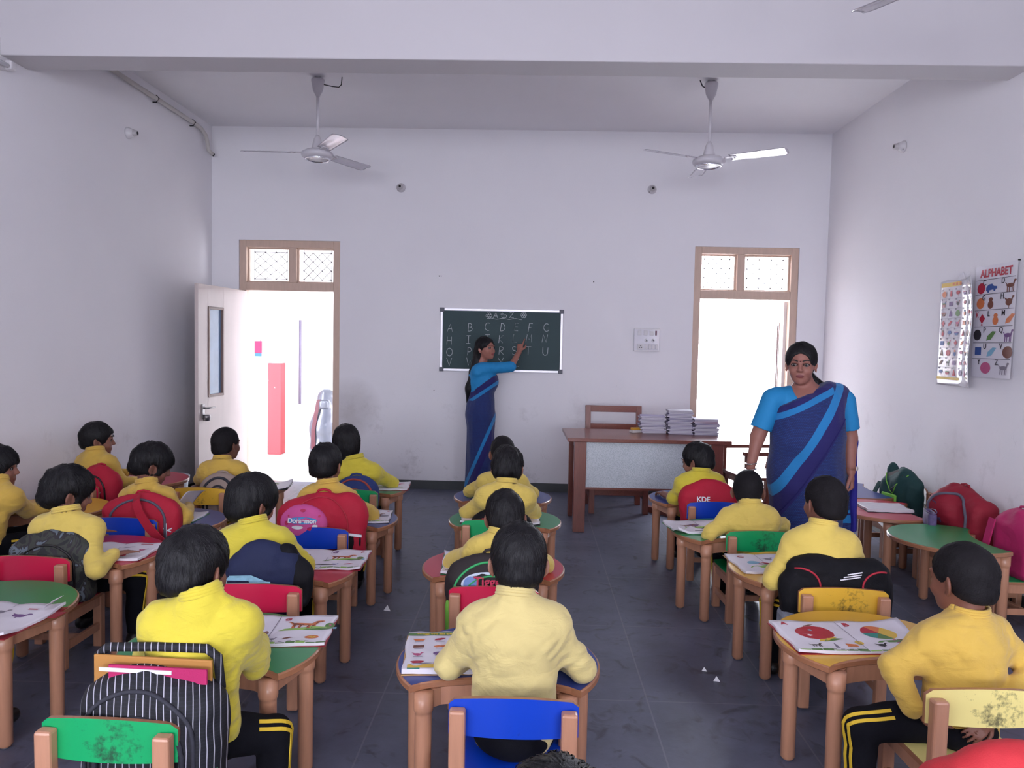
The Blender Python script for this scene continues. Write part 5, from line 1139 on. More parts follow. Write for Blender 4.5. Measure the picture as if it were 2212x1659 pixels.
    pb = SDF(); pb.rc((.262, .05, 1.17), (.315, .085, .93), .026, .03, sc_=(.7, 1.4, 1), k=.02).rc((.315, .085, .93), (.335, .095, .38), .03, .036, sc_=(.7, 1.4, 1), k=.02); pb.plane(-A(0, 0, 1), -.36, .004).noise(.014, (24, 14, 3)).noise(.008, (50, 30, 9)); link('pallu_border', pb.mesh('pallu_border', .006), mat('indigo_border', (36, 30, 132), .8), pa)
    # bangle and watch
    for zz, rr in ((.795, .0335), (.76, .0325)):
        c = np.array((-.345, -.03, zz)); put('bangle', MB().tube([c+A(rr*math.cos(a), rr*math.sin(a), .004*math.cos(a)) for a in np.linspace(0, 6.2832, 29)], .0042, 8), mat('silver', (190, 188, 190), .25, metal=.9), root)
    c = np.array((.25, -.055, .785)); wst = put('watch_strap', MB().ribbon([c+A(.034*math.cos(a), .034*math.sin(a), .004*math.sin(a)) for a in np.linspace(0, 6.2832, 25)], (0, 0, 1), .012, .001), mat('strap', (120, 70, 54), .5), root)
    put('watch_face', MB().lathe([(0, .006), (.013, .006), (.0145, 0), (0, -.002)], 20, M=Mat(tuple(c+A(.028, -.022, 0)), (0, 0, 1), (.62, .78, 0), (.78, -.62, 0))), mat('watch_white', (220, 210, 206), .2), wst)
    put('ear_stud', MB().lathe([(0, -.004), (.004, 0), (0, .004)], 10, tuple(hg(-.076, .0, -.042))), mat('gold', (220, 170, 60), .25, metal=1.), root)
teacher_walking()
# the teacher writing on the chalkboard
def teacher_board():
    B = (-.455, 7.30, 0); M = headframe(-128, -2, 4); hc = np.array((.012, -.02, 1.447)); hk = 1.0; b = SDF(); hg = add_head(b, hc, M, hk, .8, .004)
    b.rc((-.03, .01, 1.27), hg(0, -.025, -.04), .05, .045, k=.02)
    b.rc((-.05, -.10, 1.24), (-.01, .12, 1.245), .045, .045, k=.04).rc((-.03, 0, 1.18), (-.02, 0, .9), .10, .10, k=.05).rc((-.02, 0, .9), (-.02, 0, .65), .11, .11, k=.05)
    sh, e, w_ = A(-.01, -.09, 1.255), A(.255, .03, 1.275), A(.325, .25, 1.415)
    b.rc(sh, e, .048, .037, k=.03).rc(e, w_, .034, .023, k=.01); add_hand(b, w_+A(.002, .01, .01), (.12, .45, .75), (-.25, -.8, .5), 1, .88, .5, point=True)
    b.rc((-.02, .12, 1.24), (-.02, .15, 1.0), .045, .036, k=.03).rc((-.02, .15, 1.0), (.05, .12, .82), .034, .024, k=.01)
    add_hand(b, A(.055, .118, .80), (.2, -.1, -1), (1, .2, .1), 1, .85, .3)
    for s_ in (-1, 1): b.rc((-.03, s_*.05, .62), (-.03+s_*.03, s_*.05, .07), .06, .035, k=.03).rc((-.03+s_*.03, s_*.06, .05), (.07+s_*.03, s_*.06-.02, .028), .03, .022, k=.015)
    me = b.mesh('person', .0045); me.materials.append(skin_lips((160, 106, 92), (136, 56, 60), hg(0, .087, -.0555), M, hk, .9)); root = link('person', me, None, loc=B); tag(root, 'woman teacher in a blue sari with very long hair pointing at the chalkboard', 'person')
    face_parts(root, hg, M, hk, True)
    h = SDF(); g = hg; r = lambda *p: np.array(p)*hk
    h.ell(g(0, -.014, .03), r(.08, .095, .087), M=M).ell(g(0, -.05, -.03), r(.066, .06, .075), k=.02, M=M).ell(g(0, .118, -.03), r(.08, .082, .098), op='s', k=.012, M=M)
    for sx in (-1, 1): h.ell(g(sx*.09, .018, -.03), r(.024, .03, .04), op='s', k=.01, M=M)
    h.rc(g(0, -.075, -.04), (-.095, .0, 1.22), .055, .05, k=.04).rc((-.095, -.02, 1.22), (-.135, -.03, 1.06), .045, .05, k=.04, sc_=(.8, 1, 1)).rc((-.135, -.03, 1.06), (-.15, -.02, .93), .052, .018, k=.03, sc_=(.8, 1, 1))
    h.rc(g(0, .10, .085), g(0, -.03, .12), .003, .003, op='s', k=.004).noise(.008, (44, 44, 7)).noise(.004, (120, 120, 16), 3)
    ho = link('hair', h.mesh('hair', .005), HAIR, root); strands(h, hg(0, 0, 0), M, hk, 'short', 6, ho, 500, (-.11, .0, 1.1))
    s = SDF(); s.rc((-.05, -.10, 1.235), (-.01, .12, 1.24), .055, .055, k=.04).rc((-.035, 0, 1.18), (-.03, 0, 1.03), .115, .112, k=.05, sc_=(1, 1.1, 1)).ell((.03, -.02, 1.14), (.09, .11, .09), k=.04)
    s.rc(sh, sh+(e-sh)*1.0, .058, .05, k=.03).rc(e, e+(w_-e)*.16, .05, .047, k=.01).rc(e+(w_-e)*.22, w_, .06, .07, op='s', k=.004).rc((-.02, .12, 1.24), (-.02, .15, 1.02), .055, .048, k=.03)
    s.rc((-.03, .01, 1.275), (0, 0, 1.4), .055, .06, op='s', k=.012).plane(-A(0, 0, 1), -.99, .004).noise(.009, (26, 26, 26), 4).noise(.004, (60, 60, 60))
    link('blouse', s.mesh('blouse', .006), BLOUSE, root)
    nb = Vector((-.55, 0, -.85)).normalized(); nb = Vector((.57, 0, -.82)).normalized()
    S_ = sari('sari_print_board', [((nb.x, 0, nb.z), nb.dot(Vector((-.10, 0, 1.045))), [(.052, NP), (.03, LB)], ((1, -9, .3), (2, .95, 1.3))), ((.86, 0, -.36), Vector((.86, 0, -.36)).normalized().dot(Vector((.11, 0, .82))), [(.03, LB), (.06, NP)], ((1, -9, .05), (2, .1, .93)))], 1.15)
    s = SDF(); s.rc((-.03, 0, 1.16), (-.02, 0, .96), .129, .124, sc_=(1, 1.1, 1), k=.05).ell((.035, -.02, 1.13), (.106, .13, .108), k=.04).ell((-.03, 0, .84), (.142, .16, .16), k=.06).rc((-.02, 0, .75), (-.02, 0, .06), .132, .125, k=.06, sc_=(1, 1.1, 1)).rc((-.08, .02, .7), (-.13, .03, .12), .07, .045, k=.05)
    s.plane((-nb.x, 0, -nb.z), float(-nb.dot(Vector((-.10, 0, 1.045)))), .006).plane(-A(0, 0, 1), -.02, .004).noise(.014, (10, 10, 4)).noise(.008, (34, 34, 10))
    link('sari', s.mesh('sari', .0065), S_, root)
    put('red_thread', MB().tube([w_+(e-w_)*.08+A(.024*math.cos(a), .012*math.sin(a), .02*math.sin(a)) for a in np.linspace(0, 6.2832, 21)], .0025, 6), mat('thread_red', (150, 30, 36), .6), root)
    put('ear_stud', MB().lathe([(0, -.005), (.005, 0), (0, .005)], 10, tuple(hg(-.076, .0, -.042))), mat('gold', (220, 170, 60), .25, metal=1.), root)
    put('canvas_shoe', MB().box((.02, -.075, .03), (.2, .07, .05)), mat('white_canvas', (216, 214, 222), .7), root, bevel=.015)
teacher_board()
# ------------------------------------------------------------------ school bags
def cloth(n, rgb, **k): return mat('bag_'+n, rgb, k.pop('rough', .75), noise=.12, nscale=9, bump=.4, bscale=260, **k)
RED, NAV, BLK, BRN, TAN = cloth('red', (176, 16, 48)), cloth('navy', (18, 28, 66)), cloth('black', (13, 12, 18), spec=.25), cloth('brown', (40, 31, 33)), cloth('tan', (158, 138, 128))
PINKB, GRYT, GRNT, REDT, WHT = cloth('pink', (206, 84, 150)), cloth('grey_trim', (92, 88, 104)), cloth('green_trim', (60, 170, 100)), cloth('red_trim', (176, 38, 56)), mat('white_print', (226, 224, 230), .5)
ORG = cloth('orange_trim', (160, 66, 56)); BLUB = cloth('blue', (34, 54, 112)); LBL = mat('pale_blue_print', (150, 200, 226), .6, noise=.4, nscale=40); DGR = cloth('dark_green', (22, 62, 62)); LGR = cloth('lime', (124, 190, 70)); MAG = cloth('magenta', (176, 30, 92))
def camo():
    m = cloth('camouflage', (60, 62, 58)); N, L, b = nodes(m); tc = N.new('ShaderNodeTexCoord'); n = N.new('ShaderNodeTexNoise'); n.inputs['Scale'].default_value = 11; n.inputs['Detail'].default_value = 2; n.inputs['Distortion'].default_value = 1.5; L.new(tc.outputs['Object'], n.inputs[0])
    L.new(ramp(N, L, n.outputs[0], [(0, lin((34, 36, 38))), (.43, lin((58, 60, 54))), (.53, lin((44, 40, 44))), (.6, lin((98, 108, 118))), (.68, lin((56, 60, 56)))], True), b.inputs['Base Color']); return m
def pinstripe():
    m = cloth('pinstripe', (22, 22, 32)); N, L, b = nodes(m); tc = N.new('ShaderNodeTexCoord'); sp = N.new('ShaderNodeSeparateXYZ'); L.new(tc.outputs['Object'], sp.inputs[0])
    nz = N.new('ShaderNodeTexNoise'); nz.inputs['Scale'].default_value = 9; L.new(tc.outputs['Object'], nz.inputs[0])
    v = mth(N, L, 'FRACT', mth(N, L, 'MULTIPLY', mth(N, L, 'ADD', mth(N, L, 'ADD', sp.outputs[0], mth(N, L, 'MULTIPLY', sp.outputs[1], .5)), mth(N, L, 'MULTIPLY', nz.outputs[0], .012)), 52)); f = mth(N, L, 'LESS_THAN', v, .14)
    hz = mth(N, L, 'LESS_THAN', mth(N, L, 'FRACT', mth(N, L, 'MULTIPLY', sp.outputs[2], 110)), .3)
    c = mixcol(N, L, lin((14, 14, 22)), lin((22, 22, 34)), hz); L.new(mixcol(N, L, c, lin((176, 174, 186)), f), b.inputs['Base Color']); return m
CAMO, PIN = camo(), pinstripe()
def bag(label, x, y, z0, w_, d, h, deg, m, tilt=0., seed=1, pocket=None, pipes=(), piping=None, lobes=(), res=.007, handle=True, name='backpack', wr=1.):
    r = thing(name, label, 'bag', (x, y, z0), math.radians(deg)); s = SDF()
    d *= .86; s.rbox((0, 0, h*.42), (w_/2, d/2, h*.42), .05, k=.02).ell((0, 0, h*.62), (w_*.5, d*.52, h*.40), k=.04)
    for c, q in lobes: s.ell(c, q, k=.02)
    s.noise(.026*wr, (7, 7, 6), seed*1.7).noise(.012*wr, (19, 19, 15), seed*2.3).noise(.004, (50, 50, 50), seed)
    if tilt:
        pass
    b = link('bag_body', s.mesh('bag_body', res), m, r)
    if pocket:
        pw, pz, ph, pm = pocket; p = SDF(); p.rbox((0, -d/2-.005, pz), (pw/2, .04, ph/2), .035, k=.01).ell((0, -d/2-.012, pz+ph*.1), (pw*.48, .046, ph*.45), k=.03); p.noise(.012, (14, 14, 12), seed*3.3)
        link('front_pocket', p.mesh('front_pocket', res), pm, r)
    for (aw, zl, zt, rr) in pipes:
        P = []; n = 30; pts = [(-aw/2, zl), (-aw/2, zl+(zt-zl)*.55)]+[(aw/2*math.cos(math.pi-math.pi*i/n), zl+(zt-zl)*(.55+.45*math.sin(math.pi*i/n))) for i in range(1, n)]+[(aw/2, zl+(zt-zl)*.55), (aw/2, zl)]
        for px, pz in pts:
            q = s.hit((px, 0, pz), (0, -1, 0))
            if q is not None: P.append(q+A(0, -.002, 0))
        if len(P) > 3: put('piping', MB().tube(P, rr, 6), piping, r)
    if handle: put('handle', MB().tube([(-.04, .01, h*.985), (-.03, .01, h*1.03), (0, .01, h*1.045), (.03, .01, h*1.03), (.04, .01, h*.985)], .007, 7), m, b)
    r['_s'] = 0; del r['_s']
    return r, s
def mark(r, s, polys, m, nm='printed_mark', lift=.003, M2=None):
    for p in polys:
        P = [s.hit((q[0], 0, q[1]), (0, -1, 0), .4) for q in p]; P = [tuple(q+A(0, -lift, 0)) for q in P if q is not None]
        if len(P) > 2: put(nm, MB().add(P, [tuple(range(len(P)))]), m, r, solid=.0008)
def bar_(x, z, w_, h_, sl=0.): return [(x-w_/2, z-h_/2), (x+w_/2, z-h_/2+sl), (x+w_/2, z+h_/2+sl), (x-w_/2, z+h_/2)]
disc = lambda x, z, a, b_, n=20: [(x+a*math.cos(2*math.pi*i/n), z+b_*math.sin(2*math.pi*i/n)) for i in range(n)]
# by the left wall
r, s = bag('red backpack with a black zip arch on the chair by the left wall', -2.88, 5.015, .275, .30, .13, .345, -14, RED, pipes=[(.2, .1, .29, .006)], piping=DK, seed=2)
mark(r, s, [bar_(.03, .13, .05, .008, -.03), bar_(.045, .155, .05, .008, .03), bar_(.05, .1, .04, .008, -.02)], WHT)
r, s = bag('red backpack with grey zip and a strap slung over the blue chair', -2.13, 4.12, .275, .41, .13, .355, 2, RED, pipes=[(.3, .08, .33, .007)], piping=GRYT, seed=3)
put('strap', MB().ribbon([(.0, -.06, .35), (.015, -.11, .335), (.04, -.127, .28), (.09, -.127, .20), (.15, -.125, .13), (.2, -.11, .10)], (.75, 0, .6), .045, .004), RED, r)
put('buckle', MB().box((.2, -.145, .115), (.08, .025, .035)), mat('buckle_grey', (60, 56, 78), .5), r, bevel=.006)
mark(r, s, [bar_(.155, .16, .008, .08, .01), bar_(.165, .16, .04, .007, .02), bar_(.16, .18, .04, .007, -.02)], WHT)
r, s = bag('camouflage backpack slumped behind the red chair at the left edge', -2.16, 3.375, .275, .36, .13, .345, 6, CAMO, seed=4, wr=1.3, handle=False, pipes=[(.24, .05, .28, .005)], piping=DK)
r, s = bag('tan backpack with dark trim behind the yellow chair', -2.045, 4.99, .275, .27, .12, .32, 0, TAN, pipes=[(.2, .06, .3, .009), (.14, .04, .25, .007)], piping=cloth('charcoal', (46, 46, 56)), seed=5)
# left of the middle column
r, s = bag('striped navy and white backpack with its top open, at bottom left', -1.0, 1.985, .275, .38, .16, .335, -3, PIN, seed=6, res=.006, lobes=[((-.08, -.01, .245), (.11, .07, .07)), ((.09, -.01, .25), (.105, .07, .07))], pipes=[(.30, .04, .30, .006), (.24, .03, .235, .008)], piping=cloth('charcoal', (46, 46, 56)), handle=False)
put('lining_board', MB().prism([(-.165, -.005), (.165, -.005), (.165, .004), (-.165, .004)], .28, .364), mat('tan_board', (176, 122, 58), .7), r, bevel=.003)
put('back_panel', MB().tube([(-.17, .02, .27), (-.168, .02, .352), (-.14, .02, .376), (0, .02, .384), (.14, .02, .386), (.17, .02, .365), (.18, .02, .28)], .013, 8), PIN, r)
put('folder', MB().box((.03, -.030, .331), (.27, .006, .04)).box((-.03, -.035, .339), (.2, .003, .010), 1), [MAG, WHT], r)
put('strap', MB().ribbon([(.17, -.03, .12), (.2, -.05, .03), (.235, -.06, -.05)], (1, .3, 0), .03, .003), GRNT, r)
r, s = bag('navy rounded bag with pale blue print above the red chair', -1.095, 3.085, .275, .29, .13, .385, 0, NAV, seed=7, wr=.5, handle=False, lobes=[((.10, .0, .27), (.075, .07, .09))])
mark(r, s, [[(-.14, .205), (.06, .205), (.06, .245), (-.14, .238)], [(-.13, .24), (.04, .246), (-.02, .268), (-.11, .262)]], LBL, lift=.012)
put('folded_jacket', (lambda q: (q.rc((.11, .0, .30), (.165, -.02, .20), .05, .045).rc((.06, .02, .34), (.13, .0, .30), .04, .045).noise(.012, (24, 24, 24)), MB())[1])(SDF()), BLK, r) if False else None
q = SDF(); q.rc((.10, .0, .34), (.175, -.01, .25), .04, .042).rc((.175, -.01, .25), (.17, -.01, .16), .042, .036); q.noise(.02, (22, 22, 30), 3); link('rolled_jacket', q.mesh('rolled_jacket', .006), BLK, r)
r, s = bag('large red double backpack with a pink pocket and cartoon lettering', -1.105, 4.045, .275, .46, .15, .40, 0, RED, seed=8, res=.006, pipes=[(.30, .08, .385, .004)], piping=REDT, lobes=[((-.08, -.03, .26), (.155, .085, .13)), ((.13, .0, .28), (.115, .08, .13))], wr=.6)
ps = SDF(); ps.ell((-.08, -.085, .255), (.125, .05, .10)); ps.plane(-A(0, 0, 1), -.16, .004); ps.noise(.004, (30, 30, 30)); pk = link('front_pocket', ps.mesh('front_pocket', .006), PINKB, r)
mark(r, ps, [disc(-.075, .278, .075, .019)], mat('sign_blue', (70, 150, 210), .5), lift=.002)
lettering('Doraemon', .034, WHT, r, Mat((-.075, float(ps.proj((-.075, 0, .278), (0, -1, 0))[1])-.006, .278), (1, 0, 0), (0, .25, .97), (0, -.97, .25)), bold=.0012)
mark(r, ps, [disc(-.16, .262, .01, .012), disc(-.02, .235, .03, .012), disc(-.075, .33, .014, .008), disc(-.15, .3, .005, .005), disc(.01, .3, .006, .006)], mat('print_rose', (190, 40, 90), .5))
mark(r, ps, [disc(-.10, .243, .03, .01), disc(-.01, .25, .014, .008)], WHT, lift=.0035)
put('mesh_pocket', MB().prism([(.10, -.088), (.215, -.05), (.215, -.035), (.10, -.07)], .02, .20), BLK, r, bevel=.006); put('pocket_hem', MB().ribbon([(.095, -.096, .215), (.155, -.085, .2), (.22, -.055, .185)], (0, 0, 1), .014, .002), WHT, r)
r, s = bag('blue backpack with rusty red piping behind the green chair', -1.16, 5.05, .275, .29, .13, .315, 0, BLUB, seed=9, pipes=[(.25, .05, .30, .007), (.16, .02, .24, .006)], piping=ORG)
# middle column
r, s = bag('brown backpack with green piping and an oval bear-book print', -.145, 3.13, .275, .37, .14, .35, 0, BRN, seed=10, pipes=[(.31, .05, .325, .005), (.235, .04, .275, .004)], piping=GRNT, res=.006, wr=.5)
mark(r, s, [disc(-.02, .238, .105, .052, 28)], mat('print_sky_white', (206, 216, 232), .5, noise=.15, nscale=20), lift=.003); mark(r, s, [disc(-.085, .24, .03, .032)], mat('print_cornflower', (110, 140, 196), .5), lift=.0045)
fx = float(s.proj((-.02, 0, .24), (0, -1, 0), .4)[1])-.015
for tx, zz in (('Tigger', .258), ('& Pooh', .216)): lettering(tx, .052, mat('letter_crimson', (186, 26, 70), .5), r, Mat((-.005, fx, zz), (1, 0, 0), (0, .12, .99), (0, -.99, .12)), bold=.0012)
put('lime_bottle_sleeve', MB().lathe([(0, 0), (.025, 0), (.027, .12), (.022, .14), (0, .14)], 16, (-.165, -.03, .02)), LGR, r)
r, s = bag('black bag with two dark red stripes in the middle column', -.155, 4.29, .275, .33, .12, .29, 0, BLK, seed=11)
mark(r, s, [bar_(.105, .22, .014, .09), bar_(.135, .21, .014, .09), bar_(-.1, .2, .014, .08)], REDT)
# right of the aisle
r, s = bag('red bag with white letters behind the blue chair right of the aisle', 1.165, 4.945, .275, .36, .13, .365, 0, RED, seed=12, wr=.7, handle=False)
fx = float(s.proj((-.06, 0, .255), (0, -1, 0), .4)[1])-.004
lettering('KDE', .045, WHT, r, Mat((-.05, fx-.004, .252), (1, 0, 0), (0, .2, .98), (0, -.98, .2)), bold=.001)
r, s = bag('black bag with red piping and three white dashes above the yellow chair', 1.315, 3.245, .275, .45, .15, .335, -3, BLK, seed=13, res=.006, pipes=[(.20, .05, .235, .0045)], piping=REDT, lobes=[((-.11, 0, .30), (.1, .07, .06)), ((.13, .0, .285), (.09, .07, .06))], handle=False, wr=.7)
for c in (-1, 1):
    P = [q_+A(0, -.002, 0) for q_ in (s.hit((c*(.16-.075*math.cos(t)), 0, .23+.075*math.sin(t)), (0, -1, 0)) for t in np.linspace(-.4, 1.9, 14)) if q_ is not None]; put('piping', MB().tube(P, .0042, 6), REDT, r)
mark(r, s, [bar_(.035, .268, .085, .0045, .012), bar_(.045, .278, .075, .0045, .012), bar_(.055, .288, .06, .0045, .012)], WHT)
put('grey_lining', MB().box((-.20, -.02, .05), (.07, .11, .13)), mat('grey_lining', (126, 130, 142), .8), r, bevel=.02)
# against the right wall
r, s = bag('gaping dark green backpack with lime lining on the chair by the right wall', 2.70, 5.56, .272, .36, .15, .37, -78, DGR, seed=14, wr=1.3, lobes=[((-.12, .02, .34), (.05, .06, .08))])
put('lime_panel', MB().prism([(-.1, -.085), (.06, -.085), (.05, -.1), (-.09, -.1)], .05, .2), LGR, r, bevel=.01)
P = [q_+A(0, -.003, 0) for q_ in (s.hit((x_, 0, z_), (0, -1, 0)) for x_, z_ in ((-.12, .33), (-.08, .28), (-.03, .22), (.0, .2), (.04, .27), (.1, .35))) if q_ is not None]; put('lime_edge', MB().tube(P, .004, 6), LGR, r)
mark(r, s, [[(-.11, .33), (-.03, .225), (.0, .205), (.035, .265), (.07, .34), (0, .37)]], DK, 'open_mouth')
put('strap', MB().ribbon([(-.16, -.06, .26), (-.19, -.09, .16), (-.2, -.08, .05)], (1, 0, 0), .04, .004), DGR, r)
r, s = bag('tall red backpack with open violet zips leaning on the chair by the right wall', 2.68, 4.745, .272, .42, .2, .40, -80, cloth('deep_red', (140, 16, 40)), seed=15, wr=1.2, pipes=[(.26, .06, .36, .009)], piping=GRYT, lobes=[((-.06, -.05, .26), (.13, .1, .11))])
mark(r, s, [[(-.12, .31), (-.05, .3), (-.02, .2), (-.04, .17), (-.07, .2)]], mat('violet_zip', (84, 66, 100), .6), 'zip_mouth')
put('zip_pull', MB().box((-.045, -.185, .15), (.012, .008, .045)), STEEL, r)
pp = thing('pencil_pouch', 'open violet printed pencil pouch hanging in front of the red backpack by the right wall', 'pouch', (2.47, 4.72, .43), math.radians(75))
q = SDF(); q.rbox((0, 0, .045), (.085, .028, .05), .02).ell((0, 0, .09), (.06, .016, .03), op='s', k=.01); q.noise(.012, (16, 16, 16)); link('pouch_body', q.mesh('pouch_body', .005), mat('violet_print', (92, 78, 118), .7, noise=.7, nscale=26), pp)
put('zip', MB().tube([(.083*math.cos(a), .03*math.sin(a), .093-.006*math.cos(2*a)) for a in np.linspace(0, 6.283, 29)], .004, 6), mat('violet_zip', (84, 66, 100), .6), pp)
r, s = bag('pink bag cut by the right picture edge, hanging over a chair', 2.72, 4.235, .272, .30, .16, .37, -85, MAG, seed=16)
put('strap', MB().ribbon([(-.1, -.1, .3), (-.12, -.13, .1), (-.12, -.12, -.1)], (1, 0, 0), .05, .004), MAG, r)
r, s = bag('red rounded bag top filling the bottom right corner', 1.05, 1.62, .272, .36, .2, .39, 0, cloth('tomato', (196, 44, 52)), seed=17, wr=.3, handle=False)
mark(r, s, [disc(.17, .29, .02, .012), disc(.2, .27, .015, .01)], mat('print_rose', (190, 40, 90), .5))

# ------------------------------------------------------------------ picture books on the tables
PGM = mat('book_page', (224, 218, 226), .55, noise=.05, nscale=14)
for m_ in (PGM,): pass
COV = {'red': mat('cover_red', (150, 30, 44), .4), 'green': mat('cover_green', (60, 120, 70), .4), 'dark': mat('cover_dark', (52, 46, 52), .4), 'tan': mat('cover_tan', (180, 140, 90), .5)}
def book(label, x, y, deg, w_, d, opened=True, prints=(), letters=(), cov='red', z=.4505, seed=1, strip=None, curl=.012, th=.010, name='picture_book', pmat=None):
    r = thing(name, label, 'book', (x, y, z), math.radians(deg)); rn = random.Random(seed); lifts = [rn.uniform(0, curl) for _ in range(4)]
    def zf(a, b):
        u, v = a/(w_/2), b/(d/2); t = abs(u)
        base = th*(.45+.55*math.sin(min(1, t*2.4)*math.pi/2))*(1-.35*t) if opened else th*(1-.1*t)
        e = sum(l*max(0, su*u-.55)**1.5*max(0, sv*v-.4)**1.2*5 for l, su, sv in zip(lifts, (-1, 1, 1, -1), (-1, -1, 1, 1)))
        return .003+base+e+.0016*math.sin(9*u+seed)*math.cos(7*v+seed*2)
    j = lambda u, v: ((u-.5)*w_+.004*math.sin(v*11+seed)*(1 if u in (0, 1) else 0), (v-.5)*d+.004*math.sin(u*13+seed*3)*(1 if v in (0, 1) else 0))
    nu, nv = 26, 16; mb = MB()
    top = lambda u, v: (*j(u, v), zf(*j(u, v)))
    mb.grid(top, nu, nv, 0)
    edge = [(i/nu, 0.) for i in range(nu+1)]+[(1., k/nv) for k in range(1, nv+1)]+[(1-i/nu, 1.) for i in range(1, nu+1)]+[(0., 1-k/nv) for k in range(1, nv)]
    T_ = [top(u, v) for u, v in edge]; B_ = [(p[0], p[1], max(.002, p[2]-th*.9)) for p in T_]; n = len(edge)
    mb.add(T_+B_, [(i, (i+1) % n, n+(i+1) % n, n+i) for i in range(n)], 0, False); mb.add(B_, [tuple(range(n-1, -1, -1))], 0)
    pg = put('pages', mb, pmat or PGM, r)
    put('cover', MB().box((0, 0, .0012), (w_+.008, d+.006, .0024)), COV[cov], r)
    pm = MB()
    for kind, a, b, ww, hh, c in prints:
        for p in shape(kind, a, b, ww, hh):
            c_ = (sum(q[0] for q in p)/len(p), sum(q[1] for q in p)/len(p)); n = len(p)
            vs = [(c_[0], c_[1], zf(*c_)+.0009)]+[(q[0], q[1], zf(*q)+.0009) for q in p]
            pm.add(vs, [(0, i+1, (i+1) % n+1) for i in range(n)], CI[c])
    if strip:
        for i in range(12):
            a0, a1 = -w_/2+w_*i/12+.003, -w_/2+w_*(i+1)/12-.0; b0 = -d/2+.004; b1 = b0+.014+.006*math.sin(i*2+seed)
            pm.add([(a0, b0, zf(a0, b0)+.0009), (a1, b0, zf(a1, b0)+.0009), (a1, b1, zf(a1, b1)+.0009), (a0, b1, zf(a0, b1)+.0009)], [(0, 1, 2, 3)], CI[strip if i % 3 else 'lgrn'])
    if opened: pm.add([(-.0012, -d/2+.006, zf(0, -d/2)+.0012), (.0012, -d/2+.006, zf(0, -d/2)+.0012), (.0012, d/2-.006, zf(0, d/2)+.0012), (-.0012, d/2-.006, zf(0, d/2)+.0012)], [(0, 1, 2, 3)], CI['gry'])
    if pm.v: put('printed_pictures', pm, PR, r)
    for tx, a, b, sz, c in letters:
        lo = lettering(tx, sz, CR[c], r, Matrix.Translation((a, b, 0)), 'printed_letter', .0003, .0006 if sz < .02 else .001)
        for v in lo.data.vertices: v.co.z += zf(v.co.x, v.co.y)+.0016
    return r, zf
def scatter(x0, x1, y0, y1, n, seed):
    rn = random.Random(seed); ks = ['tall', 'bowl', 'leaf', 'ball', 'box', 'bird']; cs = ['brn', 'red', 'pur', 'grn', 'org', 'gry', 'blk']
    return [(rn.choice(ks), rn.uniform(x0, x1), rn.uniform(y0, y1), .035, .026, rn.choice(cs)) for _ in range(n)]
def goat(cx, cy, k=1.): return [('leaf', cx, cy-.025*k, .2*k, .05*k, 'lgrn'), ('leaf', cx+.05*k, cy-.03*k, .12*k, .03*k, 'grn'), ('beast', cx-.01*k, cy+.012*k, .13*k, .075*k, 'org'), ('beast', cx-.01*k, cy+.013*k, .12*k, .066*k, 'brn'), ('ball', cx+.085*k, cy+.005*k, .035*k, .045*k, 'grn'), ('tall', cx+.085*k, cy-.005*k, .025*k, .04*k, 'pnk'), ('box', cx+.105*k, cy-.018*k, .018*k, .02*k, 'sky')]
sm = lambda x0, y: [('line', x0+.03*i, y, .014, .003, 'blk') for i in range(5)]
book('open picture book with a brown goat on the green table at bottom left', -.905, 2.66, 5, .41, .27, prints=goat(.11, .03)+[('ball', .15, -.075, .05, .03, 'org'), ('ball', .15, -.075, .03, .018, 'yel'), ('leaf', .07, -.085, .04, .02, 'brn'), ('bird', .02, -.09, .03, .025, 'gry')]+sm(.02, -.112)+scatter(-.18, -.05, -.09, .08, 6, 1), letters=[('I', -.12, .1, .03, 'red'), ('G', .035, .09, .034, 'red')], strip='grn', seed=3)
ic = [('bowl', 'org'), ('leaf', 'red'), ('box', 'brn'), ('box', 'brn'), ('bowl', 'org'), ('tall', 'red'), ('bird', 'pnk'), ('ball', 'pur'), ('leaf', 'grn'), ('bowl', 'red'), ('leaf', 'pnk'), ('ball', 'org')]
book('worksheet book headed Things We Eat and Drink on the front blue table', -.285, 2.51, 6, .235, .32, False, prints=[('line', 0, .135, .23, .026, 'grn')]+[(k_, -.075+.072*(i % 3), .09-.062*(i//3), .045, .032, c) for i, (k_, c) in enumerate(ic)]+[('line', -.075+.072*(i % 3), .07-.062*(i//3), .03, .003, 'gry') for i in range(12)]+[('line', 0, -.128, .21, .03, 'yel'), ('box', -.085, -.145, .05, .02, 'teal'), ('leaf', -.06, -.11, .09, .014, 'gry')], letters=[('Things We Eat and Drink', 0, .135, .0165, 'yel')], cov='tan', seed=4, th=.014)
book('picture book open at letter C on the red table in the middle column', -.30, 3.56, 4, .20, .34, False, prints=[('leaf', .02, -.07, .15, .06, 'lgrn'), ('car', .03, -.005, .12, .07, 'red'), ('ball', .05, .05, .1, .05, 'sky'), ('bowl', .04, -.12, .08, .025, 'pur'), ('line', 0, -.14, .17, .012, 'gry')], letters=[('C', -.03, .12, .045, 'red')], cov='green', seed=5)
book('book lying under the arms of the tousled-haired child', -.165, 4.50, 0, .46, .26, prints=scatter(-.2, .2, -.1, .1, 8, 3), cov='dark', seed=6)
book('picture book under the arms of the farthest child in the middle column', -.19, 5.26, 0, .46, .27, prints=scatter(-.2, .2, -.1, .1, 7, 4)+[('leaf', .15, .02, .12, .1, 'grn'), ('box', .17, -.08, .07, .06, 'red'), ('ball', .17, .08, .08, .05, 'sky')], cov='green', seed=7)
